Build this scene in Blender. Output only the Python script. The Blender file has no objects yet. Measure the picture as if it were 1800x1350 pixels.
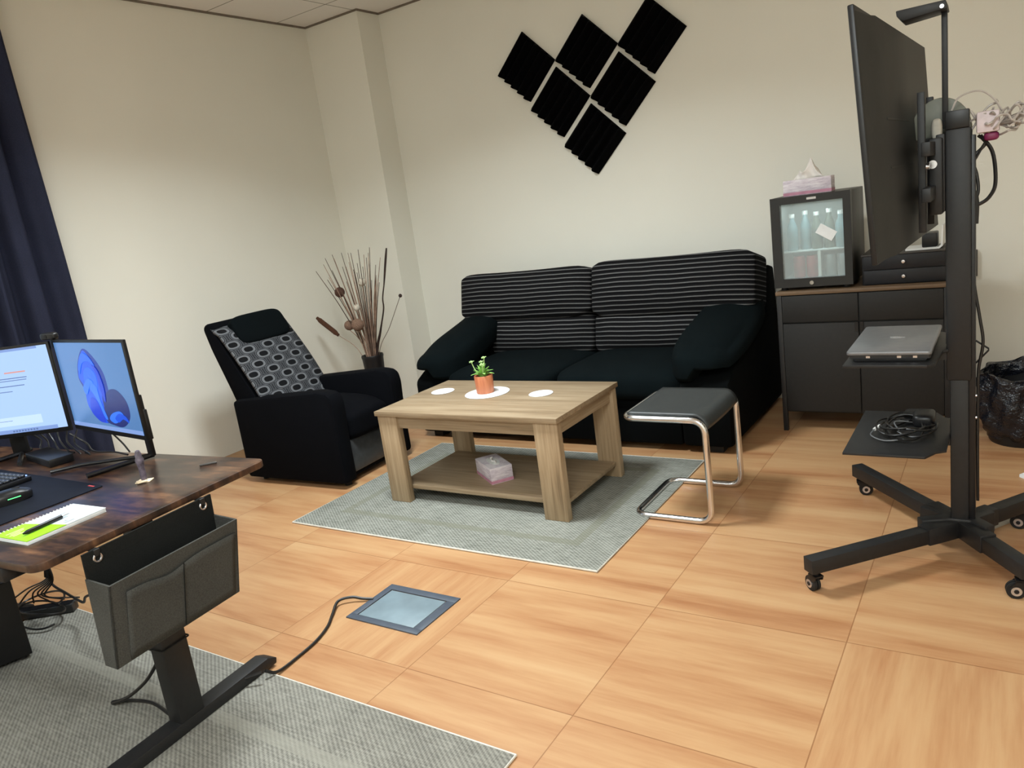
import bpy, bmesh, math, random
from mathutils import Vector, Matrix
random.seed(7)
scene = bpy.context.scene
COL = scene.collection
PI = math.pi
R = math.radians

# ------------------------------------------------------------------ camera
cam_d = bpy.data.cameras.new('camera')
cam_d.sensor_width = 36.0
cam_d.sensor_fit = 'HORIZONTAL'
cam_d.lens = 1330.09497 * 36.0 / 1800.0
cam_d.clip_start = 0.05
cam = bpy.data.objects.new('camera', cam_d)
COL.objects.link(cam)
_r = (0.835153, 0.533323, -0.134483)
_u = (-0.009425, 0.258348, 0.966006)
_f = (-0.549936, 0.805496, -0.220787)
cam.matrix_world = Matrix(((_r[0], _u[0], -_f[0], 2.19658), (_r[1], _u[1], -_f[1], -1.530617),
                           (_r[2], _u[2], -_f[2], 1.363604), (0, 0, 0, 1)))
scene.camera = cam

# ------------------------------------------------------------------ light
world = bpy.data.worlds.new('world')
scene.world = world
world.use_nodes = True
world.node_tree.nodes['Background'].inputs[0].default_value = (0.55, 0.72, 1.0, 1)
world.node_tree.nodes['Background'].inputs[1].default_value = 0.6


def area_lamp(name, loc, sx, sy, power, color, spread):
    d = bpy.data.lights.new(name, 'AREA')
    d.shape = 'RECTANGLE'
    d.size = sx
    d.size_y = sy
    d.energy = power
    d.color = color
    d.spread = R(spread)
    o = bpy.data.objects.new(name, d)
    o.location = loc
    COL.objects.link(o)
    return o


# recessed louvred ceiling lamp, then two added fill lights that brighten the walls
area_lamp('ceiling_and_fill_light', (-0.05, 0.72, 2.885), 0.58, 0.58, 50, (0.90, 0.98, 1.0), 140)
area_lamp('ceiling_and_fill_light', (2.2, -2.2, 2.885), 1.18, 1.18, 82, (0.90, 0.98, 1.0), 180)  # unseen wide fill added behind the camera to lift the walls
area_lamp('ceiling_and_fill_light', (-1.3, -2.2, 2.885), 1.18, 0.58, 22, (0.90, 0.98, 1.0), 180)  # second unseen fill, added for softer ambient light

scene.view_settings.view_transform = 'Standard'
scene.view_settings.look = 'None'
scene.view_settings.gamma = 1.0
scene.view_settings.use_curve_mapping = False
scene.view_settings.exposure = 0.55


# ------------------------------------------------------------------ materials
def lin(c):
    return tuple((v / 255 / 12.92) if v / 255 <= 0.04045 else ((v / 255 + 0.055) / 1.055) ** 2.4 for v in c) + (1.0,)


class NT:
    """small node-graph helper"""

    def __init__(self, name):
        self.m = bpy.data.materials.new(name)
        self.m.use_nodes = True
        self.t = self.m.node_tree
        self.n = self.t.nodes
        self.b = self.n['Principled BSDF']

    def add(self, typ, **kw):
        n = self.n.new(typ)
        for k, v in kw.items():
            setattr(n, k, v)
        return n

    def link(self, a, b):
        self.t.links.new(a, b)

    def val(self, sock, v):
        if hasattr(v, 'is_output') or isinstance(v, bpy.types.NodeSocket):
            self.link(v, sock)
        else:
            sock.default_value = v

    def math(self, op, a, b=0.0, c=None, clamp=False):
        n = self.add('ShaderNodeMath', operation=op)
        n.use_clamp = clamp
        self.val(n.inputs[0], a)
        self.val(n.inputs[1], b)
        if c is not None:
            self.val(n.inputs[2], c)
        return n.outputs[0]

    def coord(self, which='Object'):
        return self.add('ShaderNodeTexCoord').outputs[which]

    def mapping(self, v, scale=(1, 1, 1), loc=(0, 0, 0), rot=(0, 0, 0)):
        n = self.add('ShaderNodeMapping')
        self.link(v, n.inputs[0])
        n.inputs['Scale'].default_value = scale
        n.inputs['Location'].default_value = loc
        n.inputs['Rotation'].default_value = rot
        return n.outputs[0]

    def noise(self, v, scale=5, detail=2, rough=0.5, out='Fac'):
        n = self.add('ShaderNodeTexNoise')
        self.link(v, n.inputs['Vector'])
        n.inputs['Scale'].default_value = scale
        n.inputs['Detail'].default_value = detail
        n.inputs['Roughness'].default_value = rough
        return n.outputs[out]

    def ramp(self, f, stops, interp='LINEAR'):
        n = self.add('ShaderNodeValToRGB')
        n.color_ramp.interpolation = interp
        e = n.color_ramp.elements
        while len(e) < len(stops):
            e.new(0.5)
        for i, (p, c) in enumerate(stops):
            e[i].position = p
            e[i].color = lin(c)
        self.link(f, n.inputs[0])
        return n.outputs[0]

    def mix(self, f, a, b, mode='MIX'):
        n = self.add('ShaderNodeMix', data_type='RGBA', blend_type=mode)
        self.val(n.inputs[0], f)
        self.val(n.inputs[6], a)
        self.val(n.inputs[7], b)
        return n.outputs[2]

    def sep(self, v):
        n = self.add('ShaderNodeSeparateXYZ')
        self.link(v, n.inputs[0])
        return n.outputs

    def comb(self, x, y, z):
        n = self.add('ShaderNodeCombineXYZ')
        for i, v in enumerate((x, y, z)):
            self.val(n.inputs[i], v)
        return n.outputs[0]

    def bump(self, h, strength=0.3, dist=0.002):
        n = self.add('ShaderNodeBump')
        n.inputs['Strength'].default_value = strength
        n.inputs['Distance'].default_value = dist
        self.link(h, n.inputs['Height'])
        self.link(n.outputs[0], self.b.inputs['Normal'])

    def base(self, c, rough=0.5, metal=0.0, spec=0.5):
        self.val(self.b.inputs['Base Color'], c)
        self.val(self.b.inputs['Roughness'], rough)
        self.b.inputs['Metallic'].default_value = metal
        self.b.inputs['Specular IOR Level'].default_value = spec
        return self.m


def plain(name, rgb, rough=0.5, metal=0.0, spec=0.5, var=0.06, scale=30, bump=0.0):
    t = NT(name)
    f = t.noise(t.coord(), scale, 3)
    a = tuple(max(0, v * (1 - var)) for v in rgb)
    b = tuple(min(255, v * (1 + var)) for v in rgb)
    c = t.ramp(f, [(0.3, a), (0.7, b)])
    if bump:
        t.bump(t.noise(t.coord(), scale * 8, 2), bump)
    return t.base(c, rough, metal, spec)


def fabric(name, rgb, rough=0.95, scale=500, var=0.25, bump=0.35):
    t = NT(name)
    v = t.coord()
    f = t.noise(v, scale, 2)
    g = t.noise(v, 7, 2)
    s = t.math('ADD', t.math('MULTIPLY', f, 0.7), t.math('MULTIPLY', g, 0.3))
    c = t.ramp(s, [(0.3, tuple(x * (1 - var) for x in rgb)), (0.7, tuple(min(255, x * (1 + var)) for x in rgb))])
    t.bump(f, bump, 0.002)
    return t.base(c, rough, 0, 0.08)


def emit(name, rgb, strength, rough=0.2):
    t = NT(name)
    t.base((0.01, 0.01, 0.012, 1), rough)
    t.b.inputs['Emission Color'].default_value = lin(rgb)
    t.b.inputs['Emission Strength'].default_value = strength
    return t.m


def wood(name, stops, along='X', scale=1.0, rough=0.5, fine=0.4, bump=0.1):
    t = NT(name)
    s = {'X': (1.2, 14, 14), 'Y': (14, 1.2, 14), 'Z': (14, 14, 1.2)}[along]
    v = t.mapping(t.coord(), tuple(q * scale for q in s))
    warp = t.noise(v, 1.3, 4, 0.6)
    s2 = {'X': (3, 120, 120), 'Y': (120, 3, 120), 'Z': (120, 120, 3)}[along]
    g = t.noise(t.mapping(t.coord(), tuple(q * scale for q in s2)), 1.0, 3, 0.6)
    f = t.math('ADD', t.math('MULTIPLY', warp, 1 - fine), t.math('MULTIPLY', g, fine))
    c = t.ramp(f, stops)
    if bump:
        t.bump(g, bump, 0.001)
    return t.base(c, rough)


# floor: 60 cm raised-floor tiles with plank-look grain
def floor_material():
    t = NT('wood_look_floor')
    p = t.sep(t.coord('Object'))
    X, Y = p[0], p[1]
    ux, uy = t.math('DIVIDE', X, 0.6), t.math('DIVIDE', Y, 0.6)
    ix, iy = t.math('FLOOR', ux), t.math('FLOOR', uy)
    fx, fy = t.math('FRACT', ux), t.math('FRACT', uy)

    def is_tile(i, j):
        a = t.math('COMPARE', ix, i, 0.1)
        b = t.math('COMPARE', iy, j, 0.1)
        return t.math('MULTIPLY', a, b)
    turn = t.math('ADD', is_tile(0, 0), t.math('ADD', is_tile(3, 0), is_tile(-3, 2)), clamp=True)
    inv = t.math('SUBTRACT', 1.0, turn)
    al = t.math('ADD', t.math('MULTIPLY', X, inv), t.math('MULTIPLY', Y, turn))     # along grain
    ac = t.math('ADD', t.math('MULTIPLY', Y, inv), t.math('MULTIPLY', X, turn))     # across grain
    seed = t.math('ADD', t.math('MULTIPLY', ix, 7.31), t.math('MULTIPLY', iy, 3.77))
    v = t.comb(t.math('MULTIPLY', al, 1.1), t.math('MULTIPLY', ac, 9.0), seed)
    broad = t.noise(v, 1.0, 3, 0.55)
    v2 = t.comb(t.math('MULTIPLY', al, 7), t.math('MULTIPLY', ac, 90), seed)
    grain = t.noise(v2, 1.0, 3, 0.6)
    v3 = t.comb(t.math('MULTIPLY', al, 2.0), t.math('MULTIPLY', ac, 26), seed)
    mid = t.noise(v3, 1.0, 3, 0.6)
    f = t.math('ADD', t.math('MULTIPLY', broad, 0.62),
               t.math('ADD', t.math('MULTIPLY', mid, 0.22), t.math('MULTIPLY', grain, 0.16)))
    c = t.ramp(f, [(0.30, (152, 101, 65)), (0.43, (172, 126, 87)), (0.55, (184, 143, 102)), (0.72, (193, 157, 116))])
    # joints
    ex = t.math('MINIMUM', fx, t.math('SUBTRACT', 1.0, fx))
    ey = t.math('MINIMUM', fy, t.math('SUBTRACT', 1.0, fy))
    e = t.math('MINIMUM', ex, ey)
    j = t.math('LESS_THAN', e, 0.0028)
    c = t.mix(t.math('MULTIPLY', j, 0.6), c, lin((120, 72, 38)))
    t.bump(t.math('SUBTRACT', 1.0, j), 0.3, 0.001)
    return t.base(c, 0.42, 0, 0.35)


def rug_material(name, w, d, line_rgb, ca, cb, border=0.17):
    """woven flat rug, w x d, local origin in its middle"""
    t = NT(name)
    p = t.sep(t.coord('Object'))
    a = t.math('SINE', t.math('MULTIPLY', p[0], 900))
    b = t.math('SINE', t.math('ADD', t.math('MULTIPLY', p[1], 420), t.math('MULTIPLY', p[0], 300)))
    wv = t.math('MULTIPLY', t.math('ADD', b, t.math('MULTIPLY', a, 0.4)), 0.10)
    n1 = t.noise(t.mapping(t.coord(), (14, 160, 1)), 1.0, 2)
    n2 = t.noise(t.mapping(t.coord(), (160, 14, 1)), 1.0, 2)
    n3 = t.noise(t.coord(), 3.0, 2)
    f = t.math('ADD', wv, t.math('ADD', t.math('MULTIPLY', n1, 0.5), t.math('ADD', t.math('MULTIPLY', n2, 0.25),
                                                                             t.math('MULTIPLY', n3, 0.25))))
    c = t.ramp(f, [(0.32, ca), (0.68, cb)])
    dx = t.math('SUBTRACT', w / 2, t.math('ABSOLUTE', p[0]))
    dy = t.math('SUBTRACT', d / 2, t.math('ABSOLUTE', p[1]))
    e = t.math('MINIMUM', dx, dy)
    band = t.math('COMPARE', e, border + 0.02, 0.022)
    c = t.mix(t.math('MULTIPLY', band, 0.55), c, lin(line_rgb))
    t.bump(f, 0.6, 0.003)
    return t.base(c, 0.95, 0, 0.1)


def stripe_material():
    t = NT('striped_upholstery')
    p = t.sep(t.coord('Object'))
    n = t.noise(t.coord(), 2.5, 2)
    z = t.math('ADD', p[2], t.math('MULTIPLY', n, 0.02))
    f = t.math('FRACT', t.math('DIVIDE', z, 0.0275))
    fine = t.noise(t.coord(), 400, 2)
    c = t.ramp(f, [(0.0, (11, 11, 13)), (0.36, (16, 16, 18)), (0.44, (112, 112, 112)), (0.56, (118, 118, 118)),
                   (0.64, (22, 22, 24)), (0.80, (30, 30, 32)), (0.9, (14, 14, 16))])
    dim = t.math('ADD', 0.35, fine, clamp=True)
    c = t.mix(1.0, c, t.comb(dim, dim, dim), 'MULTIPLY')
    t.bump(fine, 0.4, 0.002)
    return t.base(c, 0.95, 0, 0.15)


def retro_material():
    """grey fabric with staggered oval rings"""
    t = NT('oval_ring_upholstery')
    p = t.sep(t.coord('Object'))
    cw, ch = 0.150, 0.108

    def lattice(ou, ov):
        u = t.math('SUBTRACT', t.math('FRACT', t.math('ADD', t.math('DIVIDE', p[1], cw), ou)), 0.5)
        v = t.math('SUBTRACT', t.math('FRACT', t.math('ADD', t.math('DIVIDE', p[2], ch), ov)), 0.5)
        a = t.math('POWER', t.math('ABSOLUTE', t.math('MULTIPLY', u, cw / 0.049)), 2.6)
        b = t.math('POWER', t.math('ABSOLUTE', t.math('MULTIPLY', v, ch / 0.027)), 2.6)
        return t.math('POWER', t.math('ADD', a, b), 1 / 2.6)
    d = t.math('MINIMUM', lattice(0.0, 0.0), lattice(0.5, 0.5))
    c = t.ramp(t.math('DIVIDE', d, 2.0),
               [(0.0, (12, 13, 16)), (0.31, (104, 106, 110)), (0.47, (34, 35, 39)), (0.53, (84, 86, 90)), (0.585, (36, 37, 41)),
                (0.66, (78, 80, 84)), (0.71, (40, 41, 45)), (0.80, (66, 68, 72))], 'CONSTANT')
    fine = t.noise(t.coord(), 500, 2)
    t.bump(fine, 0.3, 0.002)
    return t.base(c, 0.9, 0, 0.2)


def wall_material(name, rgb):
    t = NT(name)
    v = t.coord()
    f = t.noise(v, 1.2, 3)
    c = t.ramp(f, [(0.3, tuple(x * 0.98 for x in rgb)), (0.7, rgb)])
    t.bump(t.noise(v, 160, 3), 0.12, 0.002)
    return t.base(c, 0.85, 0, 0.2)


def ceiling_material():
    t = NT('ceiling_tiles')
    p = t.sep(t.coord('Object'))
    fx = t.math('FRACT', t.math('DIVIDE', t.math('ADD', p[0], 1.79 + 6), 0.6))
    fy = t.math('FRACT', t.math('DIVIDE', t.math('ADD', p[1], -2.08 + 6), 0.6))
    ex = t.math('MINIMUM', fx, t.math('SUBTRACT', 1.0, fx))
    ey = t.math('MINIMUM', fy, t.math('SUBTRACT', 1.0, fy))
    j = t.math('LESS_THAN', t.math('MINIMUM', ex, ey), 0.006)
    c = t.mix(j, lin((246, 243, 240)), lin((124, 118, 112)))
    return t.base(c, 0.8, 0, 0.2)


def desk_material():
    t = NT('rustic_brown_desk')
    v = t.coord()
    a = t.noise(t.mapping(v, (2.2, 5.5, 1)), 1.6, 6, 0.65)
    b = t.noise(t.mapping(v, (5, 60, 1)), 1.0, 3)
    f = t.math('ADD', t.math('MULTIPLY', a, 0.8), t.math('MULTIPLY', b, 0.2))
    c = t.ramp(f, [(0.36, (26, 19, 16)), (0.46, (48, 34, 28)), (0.54, (78, 54, 40)), (0.66, (128, 92, 64))])
    return t.base(c, 0.3, 0, 0.35)


def glass_material(name='fridge_glass', haze=0.22):
    t = NT(name)
    m = t.base((0.85, 0.92, 0.92, 1), 0.08)
    tr = t.add('ShaderNodeBsdfTransparent')
    tr.inputs[0].default_value = (0.90, 0.95, 0.95, 1)
    mx = t.add('ShaderNodeMixShader')
    mx.inputs[0].default_value = haze
    t.link(tr.outputs[0], mx.inputs[1])
    t.link(t.b.outputs[0], mx.inputs[2])
    t.link(mx.outputs[0], t.n['Material Output'].inputs[0])
    return m


M = {}
M['floor'] = floor_material()
M['wall'] = wall_material('wall_paint', (238, 236, 225))
M['ceiling'] = ceiling_material()
M['black_metal'] = plain('black_powder_coated_metal', (27, 27, 28), 0.5, 0, 0.4, 0.1, 60)
M['cab_metal'] = plain('black_cabinet_steel', (30, 29, 28), 0.6, 0, 0.35, 0.08, 60)
M['black_plastic'] = plain('black_plastic', (17, 17, 19), 0.4, 0, 0.4, 0.1)
M['tv_plastic'] = plain('dark_grey_plastic', (38, 38, 37), 0.55, 0, 0.35, 0.06)
M['rubber'] = plain('black_rubber', (13, 13, 13), 0.7)
M['cable'] = plain('black_cable', (15, 13, 13), 0.45)
M['chrome'] = plain('chrome', (222, 222, 224), 0.17, 1.0, 0.5, 0.02)
M['steel'] = plain('brushed_steel', (190, 190, 188), 0.3, 1.0)
M['sofa'] = fabric('dark_teal_black_upholstery', (9, 16, 18))
M['sofa_black'] = fabric('black_upholstery', (6, 8, 9))
M['stripe'] = stripe_material()
M['chair'] = fabric('black_navy_upholstery', (7, 8, 12))
M['chair_head'] = fabric('black_headrest_fabric', (7, 12, 14))
M['retro'] = retro_material()
M['footrest'] = plain('black_gloss_grey_sheen', (56, 58, 60), 0.35, 0, 0.5, 0.1)  # reflections on the glossy black panel put into its grey colour
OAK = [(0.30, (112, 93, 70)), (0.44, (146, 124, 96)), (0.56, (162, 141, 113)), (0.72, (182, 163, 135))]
OAK_DIMMED = [(p_, tuple(v * 0.93 for v in c)) for p_, c in OAK]  # dimmed copy for top and shelf, light balance put into the colour
OAK_LIFTED = [(p_, tuple(v * 1.06 for v in c)) for p_, c in OAK]  # lifted copy for the legs, brightness put into the colour
M['oak_x'] = wood('pale_oak_along_table', OAK_DIMMED, 'X')
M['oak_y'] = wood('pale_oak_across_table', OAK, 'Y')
M['oak_z'] = wood('pale_oak_upright', OAK_LIFTED, 'Z')
M['cab_top'] = wood('brown_wood_top', [(0.3, (86, 68, 50)), (0.7, (116, 92, 68))], 'X')
M['rug_small'] = rug_material('grey_woven_rug', 1.70, 1.23, (114, 114, 99), (98, 99, 92), (154, 155, 147))
M['rug_big'] = rug_material('grey_desk_rug', 2.31, 1.6, (146, 144, 134), (104, 102, 96), (150, 148, 139), 0.2)
M['rug_edge'] = plain('rug_binding', (206, 202, 192), 0.9)
M['foam'] = fabric('black_acoustic_foam', (3, 3, 4), 1.0, 300)
M['leather'] = plain('grey_black_leather', (46, 50, 51), 0.42, 0, 0.5, 0.08, 60, 0.15)
M['white'] = plain('white_plastic', (225, 225, 222), 0.5, 0, 0.4, 0.02)
M['paper'] = plain('white_paper', (228, 230, 230), 0.8, 0, 0.2, 0.02)
M['coaster'] = plain('white_coaster', (238, 242, 246), 0.55, 0, 0.4, 0.01)
M['tissue'] = plain('white_tissue', (226, 220, 214), 0.9, 0, 0.1, 0.03)
t = NT('lilac_tissue_box')
_v = t.coord()
_f = t.noise(t.mapping(_v, (14, 14, 70)), 1.0, 4, 0.7)
M['tissue_box'] = t.base(t.ramp(_f, [(0.35, (176, 164, 178)), (0.5, (206, 196, 204)), (0.62, (222, 216, 220))]), 0.6)
M['pink'] = plain('pink_band', (186, 130, 150), 0.6)
M['terracotta'] = wood('reddish_wood_pot', [(0.3, (168, 92, 60)), (0.7, (206, 132, 92))], 'Z', 2.0)
M['leaf'] = plain('green_succulent_leaf', (128, 176, 88), 0.55, 0, 0.4, 0.25, 60)
M['leaf_tip'] = plain('pale_green_rosette', (176, 208, 140), 0.55, 0, 0.4, 0.15, 60)
M['soil'] = plain('soil', (52, 40, 30), 0.95, var=0.3, scale=120)
M['vase'] = plain('black_vase', (22, 20, 22), 0.5)
M['reed'] = plain('dried_reed', (78, 58, 46), 0.85, var=0.3, scale=20)
M['reed_pale'] = plain('pale_dried_reed', (150, 122, 104), 0.85, var=0.2, scale=20)
M['twig'] = plain('dark_twig', (48, 32, 26), 0.8, var=0.3, scale=20)
M['ball_brown'] = plain('brown_seed_ball', (84, 58, 48), 0.95, var=0.3, scale=200, bump=0.6)
M['ball_mid'] = plain('tan_seed_ball', (124, 98, 82), 0.95, var=0.3, scale=200, bump=0.6)
M['ball_white'] = plain('cream_seed_ball', (206, 196, 180), 0.95, var=0.15, scale=200, bump=0.6)
M['cattail'] = plain('brown_cattail', (74, 44, 26), 0.95, var=0.3, scale=200, bump=0.6)
M['fridge'] = plain('black_fridge', (34, 34, 33), 0.45, 0, 0.4, 0.05)
M['fridge_in'] = plain('white_fridge_liner', (206, 214, 212), 0.5, 0, 0.4, 0.02)
M['glass'] = glass_material()
M['bottle'] = plain('teal_bottle', (120, 150, 156), 0.25, 0, 0.5, 0.1)
M['bottle_dark'] = plain('olive_bottle', (96, 104, 94), 0.25, 0, 0.5, 0.1)
M['can_red'] = plain('red_can', (168, 62, 66), 0.35, 0.2, 0.5, 0.15)
M['can_grey'] = plain('grey_can', (140, 148, 150), 0.35, 0.3, 0.5, 0.1)
M['drawerbox'] = plain('black_blue_box', (16, 18, 24), 0.5, 0, 0.4, 0.1)
M['boxtop'] = plain('dark_grey_box_top', (58, 55, 52), 0.6)
M['laptop'] = plain('silver_grey_laptop', (120, 121, 124), 0.38, 0.5, 0.5, 0.04)
M['laptop_side'] = plain('dark_laptop_side', (54, 54, 56), 0.4, 0.2)
M['silver'] = plain('silver_trim', (200, 200, 204), 0.25, 0.9)
t = NT('black_bin_liner')
t.bump(t.noise(t.coord(), 14, 4, 0.65), 1.0, 0.03)
M['bag'] = t.base((0.007, 0.008, 0.012, 1), 0.22, 0, 0.5)
M['desk'] = desk_material()
M['desk_edge'] = plain('dark_desk_edge', (50, 36, 30), 0.4)
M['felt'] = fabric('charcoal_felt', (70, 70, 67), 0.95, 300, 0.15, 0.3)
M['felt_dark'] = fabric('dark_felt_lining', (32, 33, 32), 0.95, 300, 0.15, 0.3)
M['lime'] = plain('lime_green_cover', (150, 214, 30), 0.5, 0, 0.4, 0.02)
M['notewhite'] = plain('white_cover', (222, 232, 236), 0.5, 0, 0.4, 0.02)
M['pale_lime'] = plain('pale_lime_print', (212, 240, 160), 0.5)
M['grey_print'] = plain('grey_print', (150, 158, 160), 0.6)
M['mat'] = plain('navy_black_desk_mat', (13, 16, 26), 0.7, 0, 0.15, 0.1)
M['red_label'] = plain('red_label', (200, 70, 70), 0.6)
M['key'] = plain('black_keys', (26, 28, 34), 0.4)
M['green_led'] = emit('green_led', (90, 230, 130), 1.5)
M['blue_led'] = emit('blue_led', (120, 160, 255), 3.0)
M['screen_blue'] = emit('blue_screen', (92, 138, 196), 0.62)
M['screen_doc'] = emit('pale_blue_screen', (168, 200, 250), 0.80)
M['scr_bar'] = emit('pale_task_bar', (140, 172, 236), 0.62)
M['scr_text'] = emit('grey_text', (110, 140, 200), 0.5)
M['scr_orange'] = emit('orange_text', (226, 160, 150), 0.7)
M['scr_panel'] = emit('lighter_panel', (188, 214, 255), 0.85)
for i, c in enumerate([(14, 84, 232), (10, 58, 216), (26, 104, 255), (22, 46, 150), (30, 44, 116), (48, 122, 255)]):
    M['petal%d' % i] = emit('blue_petal_%s' % 'abcdef'[i], c, 0.68)
M['cream'] = plain('cream_tag', (228, 208, 176), 0.6)
M['strap'] = plain('grey_violet_translucent', (92, 84, 96), 0.35, var=0.25, scale=80)
M['pc'] = plain('black_computer_case', (14, 14, 16), 0.55, 0, 0.4, 0.15)
M['pc_top'] = plain('bluish_lit_case_top', (52, 60, 76), 0.4)  # bluish light on the case top put into its colour
M['curtain'] = fabric('navy_curtain', (44, 47, 64), 0.9, 300, 0.12, 0.2)
M['window_pane'] = glass_material('window_glass', 0.1)
M['frame_white'] = plain('white_window_frame', (222, 222, 218), 0.5)
M['box_frame'] = plain('slate_grey_plastic', (72, 80, 92), 0.5, 0, 0.4, 0.04)
M['box_lid'] = plain('pale_blue_grey_metal', (118, 135, 144), 0.42, 0.0, 0.5, 0.08, 8)
M['dome'] = plain('grey_dome_plastic', (120, 122, 110), 0.5)
M['clear'] = plain('clear_white_cable', (182, 174, 168), 0.35)
M['adapter'] = plain('white_pink_adapter', (214, 200, 204), 0.5)
M['magenta'] = plain('magenta_plastic', (120, 34, 78), 0.5)
M['greysheet'] = plain('grey_sheet', (176, 172, 162), 0.7)
M['lamp_frame'] = plain('white_lamp_frame', (220, 220, 216), 0.5)


# ------------------------------------------------------------------ mesh helpers
class MB:
    def __init__(self):
        self.bm = bmesh.new()
        self.mats = []
        self.mi = 0

    def use(self, mat):
        if mat not in self.mats:
            self.mats.append(mat)
        self.mi = self.mats.index(mat)
        return self

    def _new(self, verts, faces, mtx=None):
        vs = [self.bm.verts.new(mtx @ Vector(v) if mtx else v) for v in verts]
        fs = []
        for f in faces:
            try:
                fc = self.bm.faces.new([vs[i] for i in f])
                fc.material_index = self.mi
                fs.append(fc)
            except ValueError:
                pass
        return vs, fs

    def box(self, x0, x1, y0, y1, z0, z1, bevel=0.0, seg=2, mtx=None):
        v = [(x0, y0, z0), (x1, y0, z0), (x1, y1, z0), (x0, y1, z0), (x0, y0, z1), (x1, y0, z1), (x1, y1, z1), (x0, y1, z1)]
        f = [(0, 3, 2, 1), (4, 5, 6, 7), (0, 1, 5, 4), (1, 2, 6, 5), (2, 3, 7, 6), (3, 0, 4, 7)]
        vs, fs = self._new(v, f, mtx)
        if bevel > 0:
            ed = list({e for q in fs for e in q.edges})
            r = bmesh.ops.bevel(self.bm, geom=ed, offset=bevel, segments=seg, affect='EDGES', profile=0.5)
            for q in r['faces']:
                q.material_index = self.mi
        return self

    def prism(self, poly, a, b, axis='Z', bevel=0.0, mtx=None):
        """poly: 2-D outline, extruded along axis from a to b (X: (y,z), Y: (x,z), Z: (x,y))"""
        def P(p, h):
            return {'X': (h, p[0], p[1]), 'Y': (p[0], h, p[1]), 'Z': (p[0], p[1], h)}[axis]
        n = len(poly)
        v = [P(p, a) for p in poly] + [P(p, b) for p in poly]
        f = [tuple(range(n)), tuple(range(2 * n - 1, n - 1, -1))] + [(i, i + n, (i + 1) % n + n, (i + 1) % n) for i in range(n)]
        vs, fs = self._new(v, f, mtx)
        bmesh.ops.recalc_face_normals(self.bm, faces=fs)
        if bevel > 0:
            ed = list({e for q in fs for e in q.edges})
            r = bmesh.ops.bevel(self.bm, geom=ed, offset=bevel, segments=2, affect='EDGES', profile=0.5)
            for q in r['faces']:
                q.material_index = self.mi
        return self

    def tube(self, pts, r, seg=8, smooth=0, closed=False, flat=None):
        pts = [Vector(p) for p in pts]
        if smooth:
            pts = spline(pts, smooth, closed)
        n = len(pts)
        rad = r if callable(r) else (lambda q: r)
        prev = None
        rings = []
        for i, p in enumerate(pts):
            a = pts[(i - 1) % n] if (closed or i > 0) else p
            b = pts[(i + 1) % n] if (closed or i < n - 1) else p
            d = (b - a).normalized()
            if prev is None:
                up = Vector((0, 0, 1)) if abs(d.z) < 0.9 else Vector((1, 0, 0))
                s = d.cross(up).normalized()
            else:
                s = (prev - d * prev.dot(d)).normalized()
            prev = s
            w = d.cross(s)
            rr = rad(i / max(1, n - 1))
            k2 = flat if flat else 1.0
            rings.append([p + s * math.cos(2 * PI * k / seg) * rr + w * math.sin(2 * PI * k / seg) * rr * k2 for k in range(seg)])
        v = [q for g in rings for q in g]
        f = []
        m = n if closed else n - 1
        for i in range(m):
            for k in range(seg):
                a0, a1 = i * seg + k, i * seg + (k + 1) % seg
                b0, b1 = ((i + 1) % n) * seg + k, ((i + 1) % n) * seg + (k + 1) % seg
                f.append((a0, a1, b1, b0))
        if not closed:
            f.append(tuple(range(seg - 1, -1, -1)))
            f.append(tuple((n - 1) * seg + k for k in range(seg)))
        self._new(v, f)
        return self

    def cyl(self, p0, p1, r0, r1=None, seg=20):
        r1 = r0 if r1 is None else r1
        return self.tube([p0, p1], lambda q: r0 + (r1 - r0) * q, seg)

    def lathe(self, prof, seg=28, c=(0, 0, 0), mtx=None):
        v, f = [], []
        n = len(prof)
        for r, z in prof:
            for k in range(seg):
                a = 2 * PI * k / seg
                v.append((c[0] + r * math.cos(a), c[1] + r * math.sin(a), c[2] + z))
        for i in range(n - 1):
            for k in range(seg):
                f.append((i * seg + k, i * seg + (k + 1) % seg, (i + 1) * seg + (k + 1) % seg, (i + 1) * seg + k))
        if prof[0][0] > 1e-6:
            f.append(tuple(range(seg - 1, -1, -1)))
        if prof[-1][0] > 1e-6:
            f.append(tuple((n - 1) * seg + k for k in range(seg)))
        self._new(v, f, mtx)
        return self

    def rbox(self, c, dims, n=5.0, seg=10, fn=None, mtx=None):
        """soft rounded box; fn(x,y,z in -1..1, Vector) -> Vector deforms it"""
        idx, v, f = {}, [], []
        hx, hy, hz = dims[0] / 2, dims[1] / 2, dims[2] / 2

        def vert(i, j, k):
            key = (i, j, k)
            if key in idx:
                return idx[key]
            x, y, z = (2 * i / seg - 1, 2 * j / seg - 1, 2 * k / seg - 1)
            # ease the grid towards the edges
            e = [math.copysign(abs(q) ** 0.75, q) for q in (x, y, z)]
            L = (abs(e[0]) ** n + abs(e[1]) ** n + abs(e[2]) ** n) ** (1 / n)
            mx = max(abs(q) for q in e)
            s = mx / L if L > 0 else 1
            q = Vector((e[0] * s * hx, e[1] * s * hy, e[2] * s * hz))
            if fn:
                q = fn(e[0], e[1], e[2], q)
            idx[key] = len(v)
            v.append(q + Vector(c))
            return idx[key]
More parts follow.
